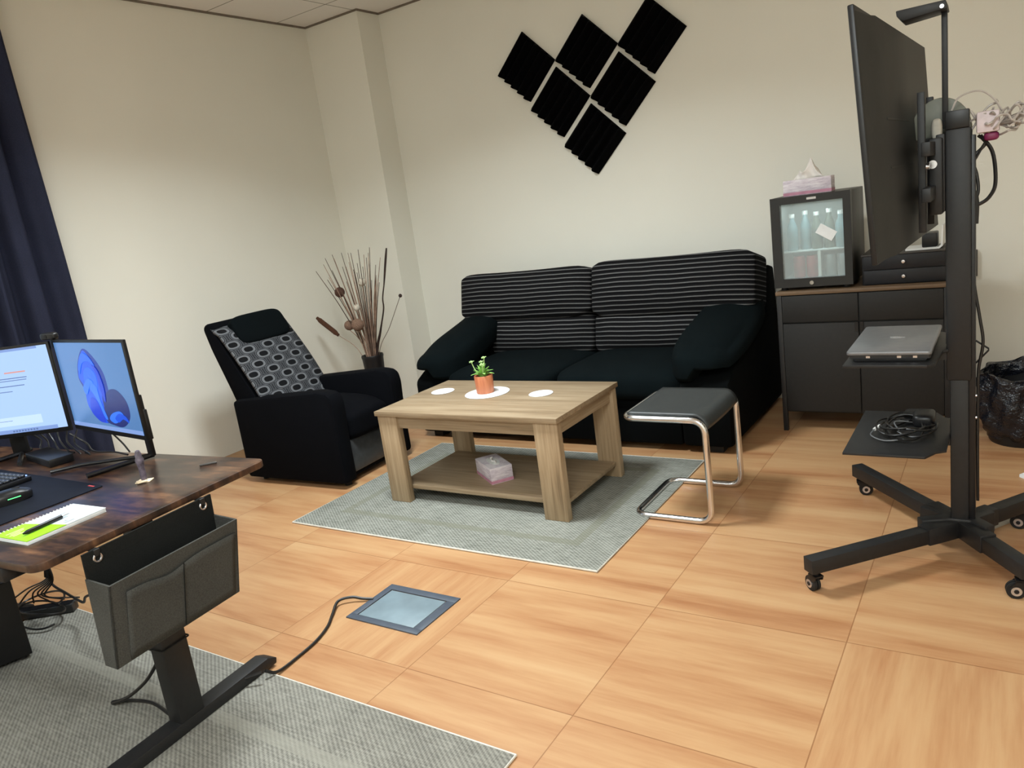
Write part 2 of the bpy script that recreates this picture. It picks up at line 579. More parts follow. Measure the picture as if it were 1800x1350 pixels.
        for a in range(seg):
            for b in range(seg):
                f.append((vert(a, b, 0), vert(a, b + 1, 0), vert(a + 1, b + 1, 0), vert(a + 1, b, 0)))
                f.append((vert(a, b, seg), vert(a + 1, b, seg), vert(a + 1, b + 1, seg), vert(a, b + 1, seg)))
                f.append((vert(a, 0, b), vert(a + 1, 0, b), vert(a + 1, 0, b + 1), vert(a, 0, b + 1)))
                f.append((vert(a, seg, b), vert(a, seg, b + 1), vert(a + 1, seg, b + 1), vert(a + 1, seg, b)))
                f.append((vert(0, a, b), vert(0, a, b + 1), vert(0, a + 1, b + 1), vert(0, a + 1, b)))
                f.append((vert(seg, a, b), vert(seg, a + 1, b), vert(seg, a + 1, b + 1), vert(seg, a, b + 1)))
        self._new(v, f, mtx)
        return self

    def grid(self, fn, nu, nv):
        v = [fn(i / nu, j / nv) for j in range(nv + 1) for i in range(nu + 1)]
        f = [(j * (nu + 1) + i, j * (nu + 1) + i + 1, (j + 1) * (nu + 1) + i + 1, (j + 1) * (nu + 1) + i) for j in range(nv) for i in range(nu)]
        self._new(v, f)
        return self

    def face(self, pts, mtx=None):
        self._new(pts, [tuple(range(len(pts)))], mtx)
        return self

    def done(self, name, mat=None, parent=None, loc=(0, 0, 0), rot=(0, 0, 0), smooth=True, sharp=0.7):
        me = bpy.data.meshes.new(name)
        self.bm.to_mesh(me)
        self.bm.free()
        for m in (self.mats or [mat]):
            me.materials.append(m)
        if smooth:
            me.polygons.foreach_set('use_smooth', [True] * len(me.polygons))
            me.set_sharp_from_angle(angle=sharp)
        o = bpy.data.objects.new(name, me)
        COL.objects.link(o)
        o.location = loc
        o.rotation_euler = rot
        if parent is not None:
            o.parent = parent
        return o


def spline(pts, k, closed=False):
    out = []
    n = len(pts)
    for i in range(n if closed else n - 1):
        p1, p2 = pts[i], pts[(i + 1) % n]
        p0 = pts[i - 1] if (closed or i > 0) else p1 + (p1 - p2)
        p3 = pts[(i + 2) % n] if (closed or i < n - 2) else p2 + (p2 - p1)
        for s in range(k):
            q = s / k
            out.append(0.5 * ((2 * p1) + (p2 - p0) * q + (2 * p0 - 5 * p1 + 4 * p2 - p3) * q * q + (3 * p1 - p0 - 3 * p2 + p3) * q ** 3))
    if not closed:
        out.append(pts[-1])
    return out


def fillet(pts, r, k=6, closed=False):
    """round the corners of a 3-D polyline"""
    pts = [Vector(p) for p in pts]
    out = []
    n = len(pts)
    for i, p in enumerate(pts):
        if not closed and i in (0, n - 1):
            out.append(p)
            continue
        a, b = pts[i - 1], pts[(i + 1) % n]
        d1, d2 = (a - p).normalized(), (b - p).normalized()
        q0, q1 = p + d1 * r, p + d2 * r
        for s in range(k + 1):
            t_ = s / k
            out.append(q0 * (1 - t_) ** 2 + p * 2 * t_ * (1 - t_) + q1 * t_ ** 2)
    return out


def rrect(x0, x1, y0, y1, r, k=6):
    out = []
    for cx, cy, a0 in ((x1 - r, y1 - r, 0), (x0 + r, y1 - r, 90), (x0 + r, y0 + r, 180), (x1 - r, y0 + r, 270)):
        for i in range(k + 1):
            a = R(a0 + 90 * i / k)
            out.append((cx + r * math.cos(a), cy + r * math.sin(a)))
    return out


def tag(o, label, cat, group=None, kind=None):
    o['label'] = label
    o['category'] = cat
    if group:
        o['group'] = group
    if kind:
        o['kind'] = kind
    return o


def thing(name, label, cat, loc=(0, 0, 0), rotz=0.0, group=None):
    o = bpy.data.objects.new(name, None)
    o.empty_display_size = 0.1
    COL.objects.link(o)
    o.location = loc
    o.rotation_euler = (0, 0, rotz)
    return tag(o, label, cat, group)


def struct(o, label=None):
    o['kind'] = 'structure'
    if label:
        o['label'] = label
    return o


# ------------------------------------------------------------------ the room
XL, XR, YB, YF, ZC = -2.30, 3.9, 3.187, -3.2, 2.92
struct(MB().box(XL - 0.1, XR + 0.1, YF - 0.1, YB + 0.1, -0.1, 0).done('floor', M['floor']))
struct(MB().box(XL - 0.1, XR + 0.1, YF - 0.1, YB + 0.1, ZC, ZC + 0.1).done('ceiling', M['ceiling']))
struct(MB().box(XL - 0.1, XR + 0.1, YB, YB + 0.1, 0, ZC).done('wall_back', M['wall']))
struct(MB().box(XR, XR + 0.1, YF, YB, 0, ZC).done('wall_right', M['wall']))
struct(MB().box(XL - 0.1, XR + 0.1, YF - 0.1, YF, 0, ZC).done('wall_front', M['wall']))
# left wall with a window opening behind the desk
WY0, WY1, WZ0, WZ1 = -1.5, 0.36, 0.55, 2.45
w = MB()
w.box(XL - 0.1, XL, WY1, YB, 0, ZC)
w.box(XL - 0.1, XL, YF, WY0, 0, ZC)
w.box(XL - 0.1, XL, WY0, WY1, 0, WZ0)
w.box(XL - 0.1, XL, WY0, WY1, WZ1, ZC)
struct(w.done('wall_left', M['wall']))
struct(MB().box(XL, -1.762, 2.955, YB, 0, ZC).done('wall_corner', M['wall']), 'square plastered column in the left rear corner')
t_ = MB()  # thin dark strips standing in for the shadow line round the ceiling
t_.box(XL, XL + 0.012, WY0, 2.955, ZC - 0.012, ZC)
t_.box(XL, -1.762, 2.943, 2.955, ZC - 0.012, ZC)
t_.box(-1.762, -1.750, 2.943, YB, ZC - 0.012, ZC)
t_.box(-1.750, XR, YB - 0.012, YB, ZC - 0.012, ZC)
struct(t_.done('shadow_line_1', plain('ceiling_shadow_tone', (120, 110, 98), 0.7)))
w = MB()
for a, b, c, d in ((WY0, WY1, WZ0, WZ0 + 0.06), (WY0, WY1, WZ1 - 0.06, WZ1), (WY0, WY0 + 0.06, WZ0, WZ1), (WY1 - 0.06, WY1, WZ0, WZ1),
                   (-0.6, -0.54, WZ0, WZ1)):
    w.box(XL - 0.08, XL - 0.02, a, b, c, d)
win = struct(w.done('window_1', M['frame_white']))
MB().box(XL - 0.055, XL - 0.049, WY0 + 0.05, WY1 - 0.05, WZ0 + 0.05, WZ1 - 0.05).done('pane', M['window_pane'], win)

# ------------------------------------------------------------------ curtain
def curtain_pt(u, v):
    y = 0.70 - u * 0.95
    ph = u * 2 * PI * 6.2
    x = XL + 0.085 + 0.045 * math.sin(ph + 0.5 * math.sin(v * 3)) + 0.012 * math.sin(2.3 * ph)
    return (x, y + 0.012 * math.sin(v * 5 + u * 9), 0.06 + v * 2.78)


cu = MB().grid(curtain_pt, 120, 10).done('curtain', M['curtain'])
sm = cu.modifiers.new('thickness', 'SOLIDIFY')
sm.thickness = 0.004
tag(cu, 'dark navy curtain hanging in folds at the left wall behind the monitors', 'curtain')
cr = thing('curtain_rail', 'white curtain rail carrying the navy curtain under the ceiling', 'rail', (XL, 0, 2.84))
MB().box(0.03, 0.14, -1.6, 0.74, 0.0, 0.03, 0.004).done('track', M['frame_white'], cr)
for y in (-1.4, -0.3, 0.6):
    MB().box(0.0, 0.09, y - 0.015, y + 0.015, 0.005, 0.028).done('bracket', M['frame_white'], cr)

# ------------------------------------------------------------------ rugs
def rug(name, label, cx, cy, wx, wy, mat, rotz=0.0):
    o = MB().box(-wx / 2, wx / 2, -wy / 2, wy / 2, 0.0, 0.008, 0.003).done(name, mat, None, (cx, cy, 0.0), (0, 0, rotz))
    tag(o, label, 'rug')
    e = MB().tube([(-wx / 2, -wy / 2, 0.005), (wx / 2, -wy / 2, 0.005), (wx / 2, wy / 2, 0.005), (-wx / 2, wy / 2, 0.005)], 0.0042, 6, closed=True)
    e.done('binding', M['rug_edge'], o)
    return o


rug('rug', 'pale grey woven rug with a border line under the wooden coffee table', 0.05, 1.375, 1.70, 1.23, M['rug_small'])
rug('rug', 'large grey woven rug lying under the brown desk', -0.015, -1.0, 2.31, 1.6, M['rug_big'])

# ------------------------------------------------------------------ coffee table
ct = thing('coffee_table', 'pale oak coffee table with four slab legs and a lower shelf', 'table', (0.066, 1.42, 0.009))
TW, TD, TH = 1.05, 0.62, 0.479
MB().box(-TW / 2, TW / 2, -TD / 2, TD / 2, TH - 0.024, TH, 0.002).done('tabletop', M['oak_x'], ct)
for sx in (-1, 1):
    for sy in (-1, 1):
        x0 = sx * (TW / 2 - 0.008)
        x1 = sx * (TW / 2 - 0.128)
        y0 = sy * (TD / 2 - 0.012)
        y1 = sy * (TD / 2 - 0.052)
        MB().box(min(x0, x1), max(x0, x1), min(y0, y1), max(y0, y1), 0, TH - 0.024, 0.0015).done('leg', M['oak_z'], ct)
for sy in (-1, 1):
    MB().box(-TW / 2 + 0.12, TW / 2 - 0.12, sy * (TD / 2 - 0.035) - 0.009, sy * (TD / 2 - 0.035) + 0.009, TH - 0.088, TH - 0.024).done('apron', M['oak_x'], ct)
for sx in (-1, 1):
    MB().box(sx * (TW / 2 - 0.035) - 0.009, sx * (TW / 2 - 0.035) + 0.009, -TD / 2 + 0.05, TD / 2 - 0.05, TH - 0.088, TH - 0.024).done('apron', M['oak_y'], ct)
MB().box(-TW / 2 + 0.03, TW / 2 - 0.03, -TD / 2 + 0.054, TD / 2 - 0.054, 0.060, 0.080, 0.0015).done('shelf', M['oak_x'], ct)

ZT = 0.4885
for (x, y, r, nm, lb, ct_) in ((-0.315, 1.495, 0.062, 'coaster', 'white round coaster on the left of the coffee table', 'coaster'),
                               (0.295, 1.49, 0.060, 'coaster', 'white round coaster on the right of the coffee table', 'coaster'),
                               (-0.02, 1.485, 0.115, 'placemat', 'white round mat under the small potted succulent', 'mat')):
    o = MB().lathe([(0.001, 0), (r - 0.002, 0), (r, 0.0015), (r - 0.001, 0.003), (0.001, 0.003)], 40).done(nm, M['coaster'], None, (x, y, ZT))
    tag(o, lb, ct_)

pp = thing('potted_succulent', 'small green succulent in a reddish wooden pot on the white mat', 'plant', (-0.03, 1.485, ZT + 0.003))
MB().lathe([(0.043, 0.0), (0.045, 0.004), (0.048, 0.088), (0.046, 0.092), (0.041, 0.088), (0.040, 0.074), (0.001, 0.074)], 28).done('pot', M['terracotta'], pp)
MB().lathe([(0.040, 0.0), (0.039, 0.007), (0.001, 0.009)], 20, (0, 0, 0.074)).done('soil', M['soil'], pp)


def leaf_blade(mb, base, tip, width, curl=0.012):
    b, tpt = Vector(base), Vector(tip)
    d = tpt - b
    side = d.cross(Vector((0, 0, 1)))
    side = side.normalized() if side.length > 1e-4 else Vector((1, 0, 0))
    nrm = side.cross(d).normalized()
    v, f = [], []
    n = 6
    for i in range(n + 1):
        q = i / n
        wd = width * math.sin(PI * (0.12 + 0.84 * q)) ** 0.8 * (1 - 0.3 * q)
        ctr = b + d * q + nrm * curl * math.sin(PI * q)
        th = 0.0035 * (1 - q) + 0.001
        v += [ctr - side * wd, ctr - nrm * th, ctr + side * wd, ctr + nrm * th]
    for i in range(n):
        for k in range(4):
            f.append((i * 4 + k, i * 4 + (k + 1) % 4, (i + 1) * 4 + (k + 1) % 4, (i + 1) * 4 + k))
    f += [(3, 2, 1, 0), (n * 4, n * 4 + 1, n * 4 + 2, n * 4 + 3)]
    mb._new(v, f)


for i in range(22):
    a = i * 2.399
    rr = 0.012 + 0.055 * (i / 22) ** 0.8
    h = 0.155 - 0.06 * (i / 22)
    mb = MB()
    leaf_blade(mb, (0.012 * math.cos(a), 0.012 * math.sin(a), 0.082), (rr * math.cos(a), rr * math.sin(a), h), 0.0135)
    mb.done('leaf', M['leaf'], pp)
for a, rr, h in ((0.6, 0.016, 0.175), (3.4, 0.052, 0.158), (2.2, 0.028, 0.150), (5.4, 0.040, 0.148)):
    mb = MB()
    c = Vector((rr * math.cos(a), rr * math.sin(a), h))
    mb.tube([(c.x * 0.3, c.y * 0.3, 0.08), (c.x * 0.8, c.y * 0.8, h * 0.8), c], 0.0025, 6)
    for k in range(8):
        b = k * 2.399
        leaf_blade(mb, c, c + Vector((0.014 * math.cos(b), 0.014 * math.sin(b), 0.010 - 0.001 * k)), 0.006, 0.002)
    mb.done('rosette', M['leaf_tip'], pp)


def tissue_box(loc, rotz, label, dims, tall):
    o = thing('tissue_box', label, 'tissue box', loc, rotz)
    w_, d_, h_ = dims
    MB().box(-w_ / 2, w_ / 2, -d_ / 2, d_ / 2, 0, h_, 0.002).done('carton', M['tissue_box'], o)
    s = MB()
    s.box(-w_ / 2 - 0.0006, w_ / 2 + 0.0006, -d_ / 2 - 0.0006, d_ / 2 + 0.0006, 0.003, 0.018)
    s.done('band', M['pink'], o)
    k = MB()
    k.lathe([(0.001, 0), (0.045, 0), (0.044, 0.0008), (0.001, 0.0008)], 24, (0, 0, h_), Matrix.Diagonal((1.5, 0.6, 1, 1)))
    k.done('slot', M['white'], o)
    # crumpled tissue
    if tall:
        def tis(u, v):
            x = (u - 0.5) * (0.15 - 0.07 * v)
            z = h_ + v * (0.045 + 0.055 * math.exp(-((u - 0.72) / 0.22) ** 2) - 0.012 * math.sin(u * 9))
            y = 0.012 * math.sin(u * 11 + v * 3) + 0.010 * math.sin(v * 4 + u * 5) * v
            return (x, y, z)
    else:
        def tis(u, v):
            return ((u - 0.5) * (0.09 - 0.02 * v), 0.008 * math.sin(u * 10), h_ + v * (0.010 + 0.006 * math.sin(u * 7)))
    q = MB().grid(tis, 24, 8).done('tissue', M['tissue'], o)
    q.modifiers.new('thickness', 'SOLIDIFY').thickness = 0.0015
    return o


tissue_box((0.045, 1.36, 0.0895), R(-35), 'lilac tissue box standing on the coffee table shelf', (0.215, 0.115, 0.082), False)

# ------------------------------------------------------------------ stool
st = thing('cantilever_stool', 'chrome tube cantilever stool with a dark leather seat beside the coffee table', 'stool', (0, 0, 0))
ya, yb, xa, xb, zt, zb, rt = 1.272, 1.690, 0.835, 1.178, 0.452, 0.0145, 0.0135
path = [(xb, ya, 0.2), (xb, ya, zb), (xa, ya, zb), (xa, yb, zb), (xb, yb, zb), (xb, yb, zt), (xa - 0.012, yb, zt), (xa - 0.012, ya, zt), (xb, ya, zt)]
MB().tube(fillet(path, 0.062, 8, True), rt, 16, closed=True).done('frame', M['chrome'], st)


def seat_pt(u, v):
    y = ya + 0.006 + (yb - ya - 0.012) * u
    L1, L2 = 0.29, 0.09
    s = v * (L1 + L2)
    if s < L1:
        x, z = xa + 0.008 + s, zt + 0.0135
    else:
        a = min(1.0, (s - L1) / L2) * (PI / 2)
        x, z = xa + 0.008 + L1 + 0.046 * math.sin(a), zt + 0.0135 - 0.052 * (1 - math.cos(a))
    z -= 0.010 * math.sin(PI * u) * min(1, v * 6) * 0.6
    return (x, y, z)


q = MB().grid(seat_pt, 16, 26).done('seat', M['leather'], st)
q.modifiers.new('thickness', 'SOLIDIFY').thickness = 0.010

# ------------------------------------------------------------------ sofa
sf = thing('sofa', 'black three-seat sofa with striped back cushions against the back wall', 'sofa', (-0.01, 2.08, 0))
SW = 1.03   # half width
sb = MB()
sb.box(-SW + 0.27, SW - 0.27, 0.03, 1.0, 0.035, 0.30, 0.02)
sb.done('base', M['sofa_black'], sf)
# outer back shell
sb = MB()
sb.prism([(0.72, 0.035), (1.06, 0.035), (1.06, 0.55), (1.02, 0.84), (0.94, 0.86), (0.86, 0.80)], -SW + 0.005, SW - 0.005, 'X', 0.015)
sb.done('back_frame', M['sofa_black'], sf)
for sx in (-1, 1):
    # one arm: a panel down to the floor with a soft sloping pad on it
    a0, a1 = sorted((sx * SW, sx * (SW - 0.27)))
    ar = MB()
    ar.prism([(0.015, 0.035), (1.0, 0.035), (1.0, 0.62), (0.80, 0.60), (0.45, 0.51), (0.12, 0.43), (0.02, 0.38)], a0, a1, 'X', 0.03)
    am = ar.done('armrest', M['sofa_black'], sf)

    def pad_fn(x, y, z, q, sx=sx):
        # y from -1 (front) to 1 (back): slope upward to the back, fat rolled front end
        f_ = (y + 1) / 2
        q = Vector(q)
        q.z *= 1.10 - 0.26 * f_
        q.x *= 1.08 - 0.10 * f_
        q.z += 0.195 * f_ ** 1.25 - 0.03 * max(0, x * sx) * 1.0
        q.x += sx * 0.02 * f_
        if z < 0:
            q.z += 0.085 * (x * sx + 1) / 2 * (1 - 0.3 * f_) * min(1, -z * 1.3)
        if z < 0 and x * sx < 0:
            q.z -= 0.05 * (1 - f_)
        return q
    MB().rbox((sx * (SW - 0.16), 0.42, 0.485), (0.36, 0.90, 0.21), 2.7, 18, pad_fn).done('arm_pad', M['sofa'], sf)
for i, sx in enumerate((-1, 1)):
    cw = SW - 0.245

    def seat_fn(x, y, z, q):
        q = Vector(q)
        if z > 0:
            q.z += 0.018 * (1 - x * x) * (1 - y * y * 0.6)
        if y < 0:
            q.y -= 0.03 * (1 - z * z)
        return q
    MB().rbox((sx * (cw / 2 + 0.002), 0.40, 0.36), (cw, 0.80, 0.17), 6, 12, seat_fn).done('seat_cushion', M['sofa'], sf)
    # lower back cushion, leaning

    def low_fn(x, y, z, q):
        q = Vector(q)
        if y < 0:
            q.y -= 0.055 * (1 - x * x * x * x) * (1 - z * z)
        return q
    wl = SW - 0.20
    MB().rbox((0, 0, 0), (wl, 0.22, 0.26), 8, 14, low_fn).done('lumbar_cushion', M['stripe'], sf, (sx * (wl / 2 + 0.003), 0.700, 0.530), (R(-12), 0, 0))

    def up_fn(x, y, z, q, sx=sx):
        q = Vector(q)
        if y < 0:
            q.y -= 0.06 * (1 - x ** 4) * (1 - z * z)
        q.z += (0.010 if sx > 0 else -0.004) * z + (0.012 * x * x if z > 0 else -0.008 * (1 - x * x))
        q.z -= 0.022 * abs(x) ** 8 * (1 if z > 0 else -1)
        return q
    wu = SW - 0.01
    MB().rbox((0, 0, 0), (wu, 0.27, 0.325), 16, 18, up_fn).done('back_cushion', M['stripe'], sf, (sx * (wu / 2 + 0.002), 0.750, 0.790), (R(-13), 0, 0))
for sx in (-1, 1):
    for y in (0.06, 0.95):
        MB().box(sx * (SW - 0.10) - 0.035, sx * (SW - 0.10) + 0.035, y, y + 0.07, 0.0, 0.04).done('foot', M['rubber'], sf)

# ------------------------------------------------------------------ recliner armchair
ac = thing('recliner_armchair', 'black recliner armchair with an oval-ring patterned backrest at the left wall', 'armchair', (-1.24, 1.47, 0), R(3))
CW = 0.305
for sy in (-1, 1):
    y0, y1 = sorted((sy * CW, sy * (CW - 0.105)))
    am = MB()
    # rounded front corner of the arm
    pf = [(-0.40, 0.03), (0.385, 0.03), (0.385, 0.30), (0.395, 0.47), (0.385, 0.525), (0.35, 0.55), (0.28, 0.558), (-0.40, 0.505)]
    am.prism(pf, y0, y1, 'Y', 0.022)
    am.done('armrest', M['chair'], ac)
MB().box(-0.36, 0.33, -0.2, 0.2, 0.03, 0.27, 0.01).done('base', M['chair'], ac)


def cs_fn(x, y, z, q):
    q = Vector(q)
    if z > 0:
        q.z += 0.02 * (1 - y * y)
    if x > 0:
        q.z -= 0.03 * x * x
    return q


MB().rbox((0.06, 0, 0.345), (0.66, 0.395, 0.17), 5, 12, cs_fn).done('seat', M['chair'], ac)
MB().box(0.315, 0.345, -0.195, 0.195, 0.055, 0.245, 0.012).done('footrest', M['footrest'], ac)
# reclined back
bk = MB()
bk.prism([(-0.12, 0.30), (-0.27, 0.56), (-0.415, 0.80), (-0.495, 0.940), (-0.520, 0.962), (-0.552, 0.958), (-0.572, 0.93),
          (-0.535, 0.80), (-0.44, 0.55), (-0.36, 0.32)], -0.262, 0.262, 'Y', 0.018)
bk.done('backrest', M['chair'], ac)
ang = math.atan2(0.29, 0.50)


def panel_fn(u, v):
    y = -0.258 + 0.516 * u
    z = -0.30 + 0.60 * v
    x = 0.012 * math.sin(PI * u) + 0.022 * math.cos((v - 0.35) * 3.0) - 0.010
    if v > 0.93:
        x -= 0.03 * (v - 0.93) / 0.07
    return (x, y, z)


pn = MB().grid(panel_fn, 12, 24).done('back_panel', M['retro'], ac, (-0.315, 0, 0.675), (0, -ang, 0))
pn.modifiers.new('thickness', 'SOLIDIFY').thickness = -0.02
pn['label'] = 'grey fabric panel patterned with oval rings'
hd = MB().rbox((0, 0, 0), (0.080, 0.40, 0.195), 5, 12).done('headrest', M['chair_head'], ac, (-0.427, 0.038, 0.882), (0, -ang, 0))
for sx in (-0.34, 0.32):
    for sy in (-0.22, 0.22):
        MB().cyl((sx, sy, 0), (sx, sy, 0.035), 0.02).done('foot', M['rubber'], ac)

# ------------------------------------------------------------------ vase of dried stems
VX, VY = -1.715, 2.45
vz = MB().lathe([(0.055, 0), (0.06, 0.01), (0.068, 0.30), (0.078, 0.46), (0.082, 0.475), (0.079, 0.485), (0.072, 0.475), (0.060, 0.30), (0.05, 0.03), (0.001, 0.03)], 28)
tag(vz.done('vase', M['vase'], None, (VX, VY, 0)), 'black tapered vase of dried stems in the corner behind the armchair', 'vase')
TIPS = [(-2.065, 2.387, 1.13), (-1.941, 2.355, 1.175), (-1.986, 2.425, 1.213), (-1.848, 2.367, 1.236), (-1.815, 2.346, 1.209), (-1.939, 2.426, 1.122),
        (-1.94, 2.55, 1.235), (-1.846, 2.522, 1.23), (-1.81, 2.514, 1.228), (-1.605, 2.383, 1.249), (-1.633, 2.459, 1.207), (-1.508, 2.396, 1.254),
        (-1.455, 2.371, 1.132), (-1.386, 2.355, 1.179), (-1.958, 2.553, 1.133), (-2.113, 2.529, 1.05), (-1.855, 2.524, 1.163),
        (-1.672, 2.522, 1.182), (-1.676, 2.376, 1.116), (-1.535, 2.404, 1.218), (-1.731, 2.48, 1.152), (-1.708, 2.506, 1.121), (-1.903, 2.535, 1.131), (-1.64, 2.50, 1.02), (-1.69, 2.42, 1.09), (-1.78, 2.40, 1.05), (-1.86, 2.47, 1.03),
        (-1.60, 2.46, 1.14), (-2.02, 2.46, 1.07), (-1.74, 2.53, 0.98), (-1.57, 2.50, 1.00), (-1.80, 2.36, 0.95)]


def stem_path(tip, k=0.0, spread=0.045):
    tip = Vector(tip)
    d = Vector((tip.x - VX, tip.y - VY, 0))
    b = Vector((VX, VY, 0.05)) + d * 0.05
    m = Vector((VX, VY, 0.48)) + (d.normalized() if d.length > 0 else d) * spread * min(1, d.length / 0.2)
    mid = m.lerp(tip, 0.5) + Vector((0, 0, 0.03 + k)) - d * 0.03
    return [b, m, mid, tip]


for i, tp in enumerate(TIPS):
    pale = i % 3 == 1
    o = MB().tube(stem_path(tp), lambda q: 0.0050 * (1 - 0.72 * q) + 0.0006, 6, smooth=6).done('dried_reed', M['reed_pale'] if pale else M['reed'])
    if pale:
        tag(o, 'thin pale dried reed fanning out of the black vase', 'dried stem', 'pale dried reeds in the vase')
    else:
        tag(o, 'thin brown dried reed fanning out of the black vase', 'dried stem', 'brown dried reeds in the vase')
# leaf-shaped dry blade
o = MB().tube(stem_path((-1.476, 2.381, 1.062)), lambda q: 0.002 + 0.011 * max(0, math.sin(max(0, (q - 0.5) * 2) * PI)), 8, smooth=8, flat=0.3)
tag(o.done('dried_leaf', M['reed_pale']), 'flat lance-shaped dried leaf right of the reeds in the vase', 'dried stem')
TW_ = [(VX, VY, 0.06), (-1.665, 2.45, 0.48), (-1.595, 2.45, 0.652), (-1.527, 2.45, 0.811), (-1.517, 2.45, 0.891), (-1.48, 2.45, 0.994), (-1.434, 2.45, 1.139), (-1.403, 2.45, 1.233)]
tag(MB().tube(TW_, lambda q: 0.0065 - 0.003 * q + 0.004 * max(0, math.sin(q * 9)), 8, smooth=6).done('dark_twig', M['twig']),
    'tall dark crooked twig, rightmost of the upright stems in the vase', 'twig')
BALLS = [((-1.928, 2.45, 0.957), 0.038, 'ball_brown', 'dark brown seed ball on a stem, highest brown one in the vase'),
         ((-1.69, 2.45, 1.016), 0.029, 'ball_white', 'cream seed ball on a stem, highest of the round heads in the vase'),
         ((-1.766, 2.43, 0.839), 0.026, 'ball_white', 'cream seed ball below the higher cream ball in the vase'),
         ((-1.883, 2.44, 0.71), 0.037, 'ball_mid', 'brown seed ball hanging low at the left of the vase'),
         ((-1.715, 2.36, 0.724), 0.045, 'ball_mid', 'largest tan seed head low in the middle of the bouquet')]
for p_, r_, mt, lb in BALLS:
    o = thing('ball_flower', lb, 'dried flower', (VX, VY, 0.05))
    p_ = Vector(p_)
    pth = [q - Vector((VX, VY, 0.05)) for q in stem_path(p_ - Vector((0, 0, r_)))]
    MB().tube(pth, 0.003, 6, smooth=6).done('stem', M['reed_pale'], o)
    hb = MB()
    prof = [(max(0.0005, r_ * math.sin(a * PI / 12)), -r_ * math.cos(a * PI / 12)) for a in range(13)]
    hb.lathe(prof, 20, p_ - Vector((VX, VY, 0.05)))
    hb.done('seed_head', M[mt], o)
o = thing('cattail', 'brown cattail head leaning far out to the left of the vase', 'dried flower', (VX, VY, 0.05))
off = Vector((VX, VY, 0.05))
MB().tube([Vector((VX, VY, 0.06)) - off, Vector((VX - 0.075, VY - 0.03, 0.49)) - off, Vector((-1.957, 2.38, 0.656)) - off, Vector((-2.138, 2.38, 0.785)) - off], 0.0022, 6, smooth=6).done('stem', M['reed_pale'], o)
MB().tube([Vector((-1.950, 2.38, 0.650)) - off, Vector((-2.0, 2.38, 0.688)) - off, Vector((-2.09, 2.38, 0.75)) - off, Vector((-2.14, 2.38, 0.787)) - off],
          lambda q: 0.018 * (0.45 + 0.55 * min(1, math.sin(PI * min(0.93, max(0.07, q))) * 1.8)), 12, smooth=5).done('seed_head', M['cattail'], o)
o = thing('bud_stem', 'thin wiry stem ending in one small dark bud, right of the vase', 'dried flower', (VX, VY, 0.05))
MB().tube([Vector((VX, VY, 0.06)) - off, Vector((VX + 0.07, VY, 0.485)) - off, Vector((-1.499, 2.45, 0.683)) - off, Vector((-1.35, 2.45, 0.9)) - off], 0.002, 6, smooth=6).done('stem', M['reed'], o)
MB().lathe([(max(0.0005, 0.013 * math.sin(a * PI / 8)), -0.013 * math.cos(a * PI / 8)) for a in range(9)], 12, Vector((-1.35, 2.45, 0.9)) - off).done('bud', M['twig'], o)

# ------------------------------------------------------------------ acoustic foam panels
PANELS = [(-0.548, 2.288, 'leftmost of the top row'), (-0.095, 2.288, 'middle of the top row'), (0.352, 2.284, 'rightmost and highest of the heart shape'),
          (-0.322, 2.020, 'left one of the middle row'), (0.130, 2.016, 'right one of the middle row'), (-0.098, 1.748, 'lowest one at the point of the heart shape')]
SD = 0.316


def foam_mesh():
    # ridges run along local x; the profile repeats along local y, rotated 45 deg
    n = 5
    prof = [(-SD / 2, 0)]
    k = 42
    for i in range(k + 1):
        y = -SD / 2 + SD * i / k
        ph = (i / k) * n
        z = 0.012 + 0.044 * (0.5 - 0.5 * math.cos(2 * PI * ph)) ** 0.8
        prof.append((y, z))
    prof.append((SD / 2, 0))
    b = MB()
    b.prism(prof, -SD / 2, SD / 2, 'X')
    me = bpy.data.meshes.new('acoustic_panel')
    b.bm.to_mesh(me)
    b.bm.free()
    me.materials.append(M['foam'])
    return me


fm = foam_mesh()
for x, z, lb in PANELS:
    o = bpy.data.objects.new('acoustic_panel', fm)
    COL.objects.link(o)
    # local z -> -Y (out of the wall); local x -> up-right diagonal
    c, s = math.cos(R(45)), math.sin(R(45))
    ex, ez = Vector((c, 0, s)), Vector((0, -1, 0))
    ey = ez.cross(ex)
    o.matrix_world = Matrix(((ex.x, ey.x, ez.x, x), (ex.y, ey.y, ez.y, YB), (ex.z, ey.z, ez.z, z), (0, 0, 0, 1)))
    tag(o, 'black foam panel on the back wall, ' + lb, 'acoustic panel', 'black acoustic foam panels')

# ------------------------------------------------------------------ cabinet and what stands on it
CX0, CX1, CY0, CY1, CZ = 1.162, 1.955, 2.545, 2.97, 0.762
cb = thing('cabinet', 'black metal sideboard with a wooden top against the back wall', 'cabinet', (CX0, CY0, 0))
CWW, CD = CX1 - CX0, CY1 - CY0
MB().box(0.0, CWW, 0.016, CD, 0.105, CZ - 0.02, 0.002).done('body', M['cab_metal'], cb)
MB().box(-0.004, CWW + 0.004, -0.004, CD, CZ - 0.019, CZ, 0.002).done('top', M['cab_top'], cb)
hf = CWW / 2
for i in range(2):
    a, b = i * hf + (0.026 if i == 0 else 0.003), (i + 1) * hf - (0.003 if i == 0 else 0.026)
    MB().box(a, b, 0.0, 0.016, 0.598, CZ - 0.024, 0.0015).done('drawer', M['cab_metal'], cb)
    MB().box(a, b, 0.0, 0.016, 0.115, 0.590, 0.0015).done('door', M['cab_metal'], cb)
    MB().box(hf - 0.020 + i * 0.024, hf - 0.004 + i * 0.024, -0.004, 0.004, 0.545, 0.592).done('pull', M['black_plastic'], cb)
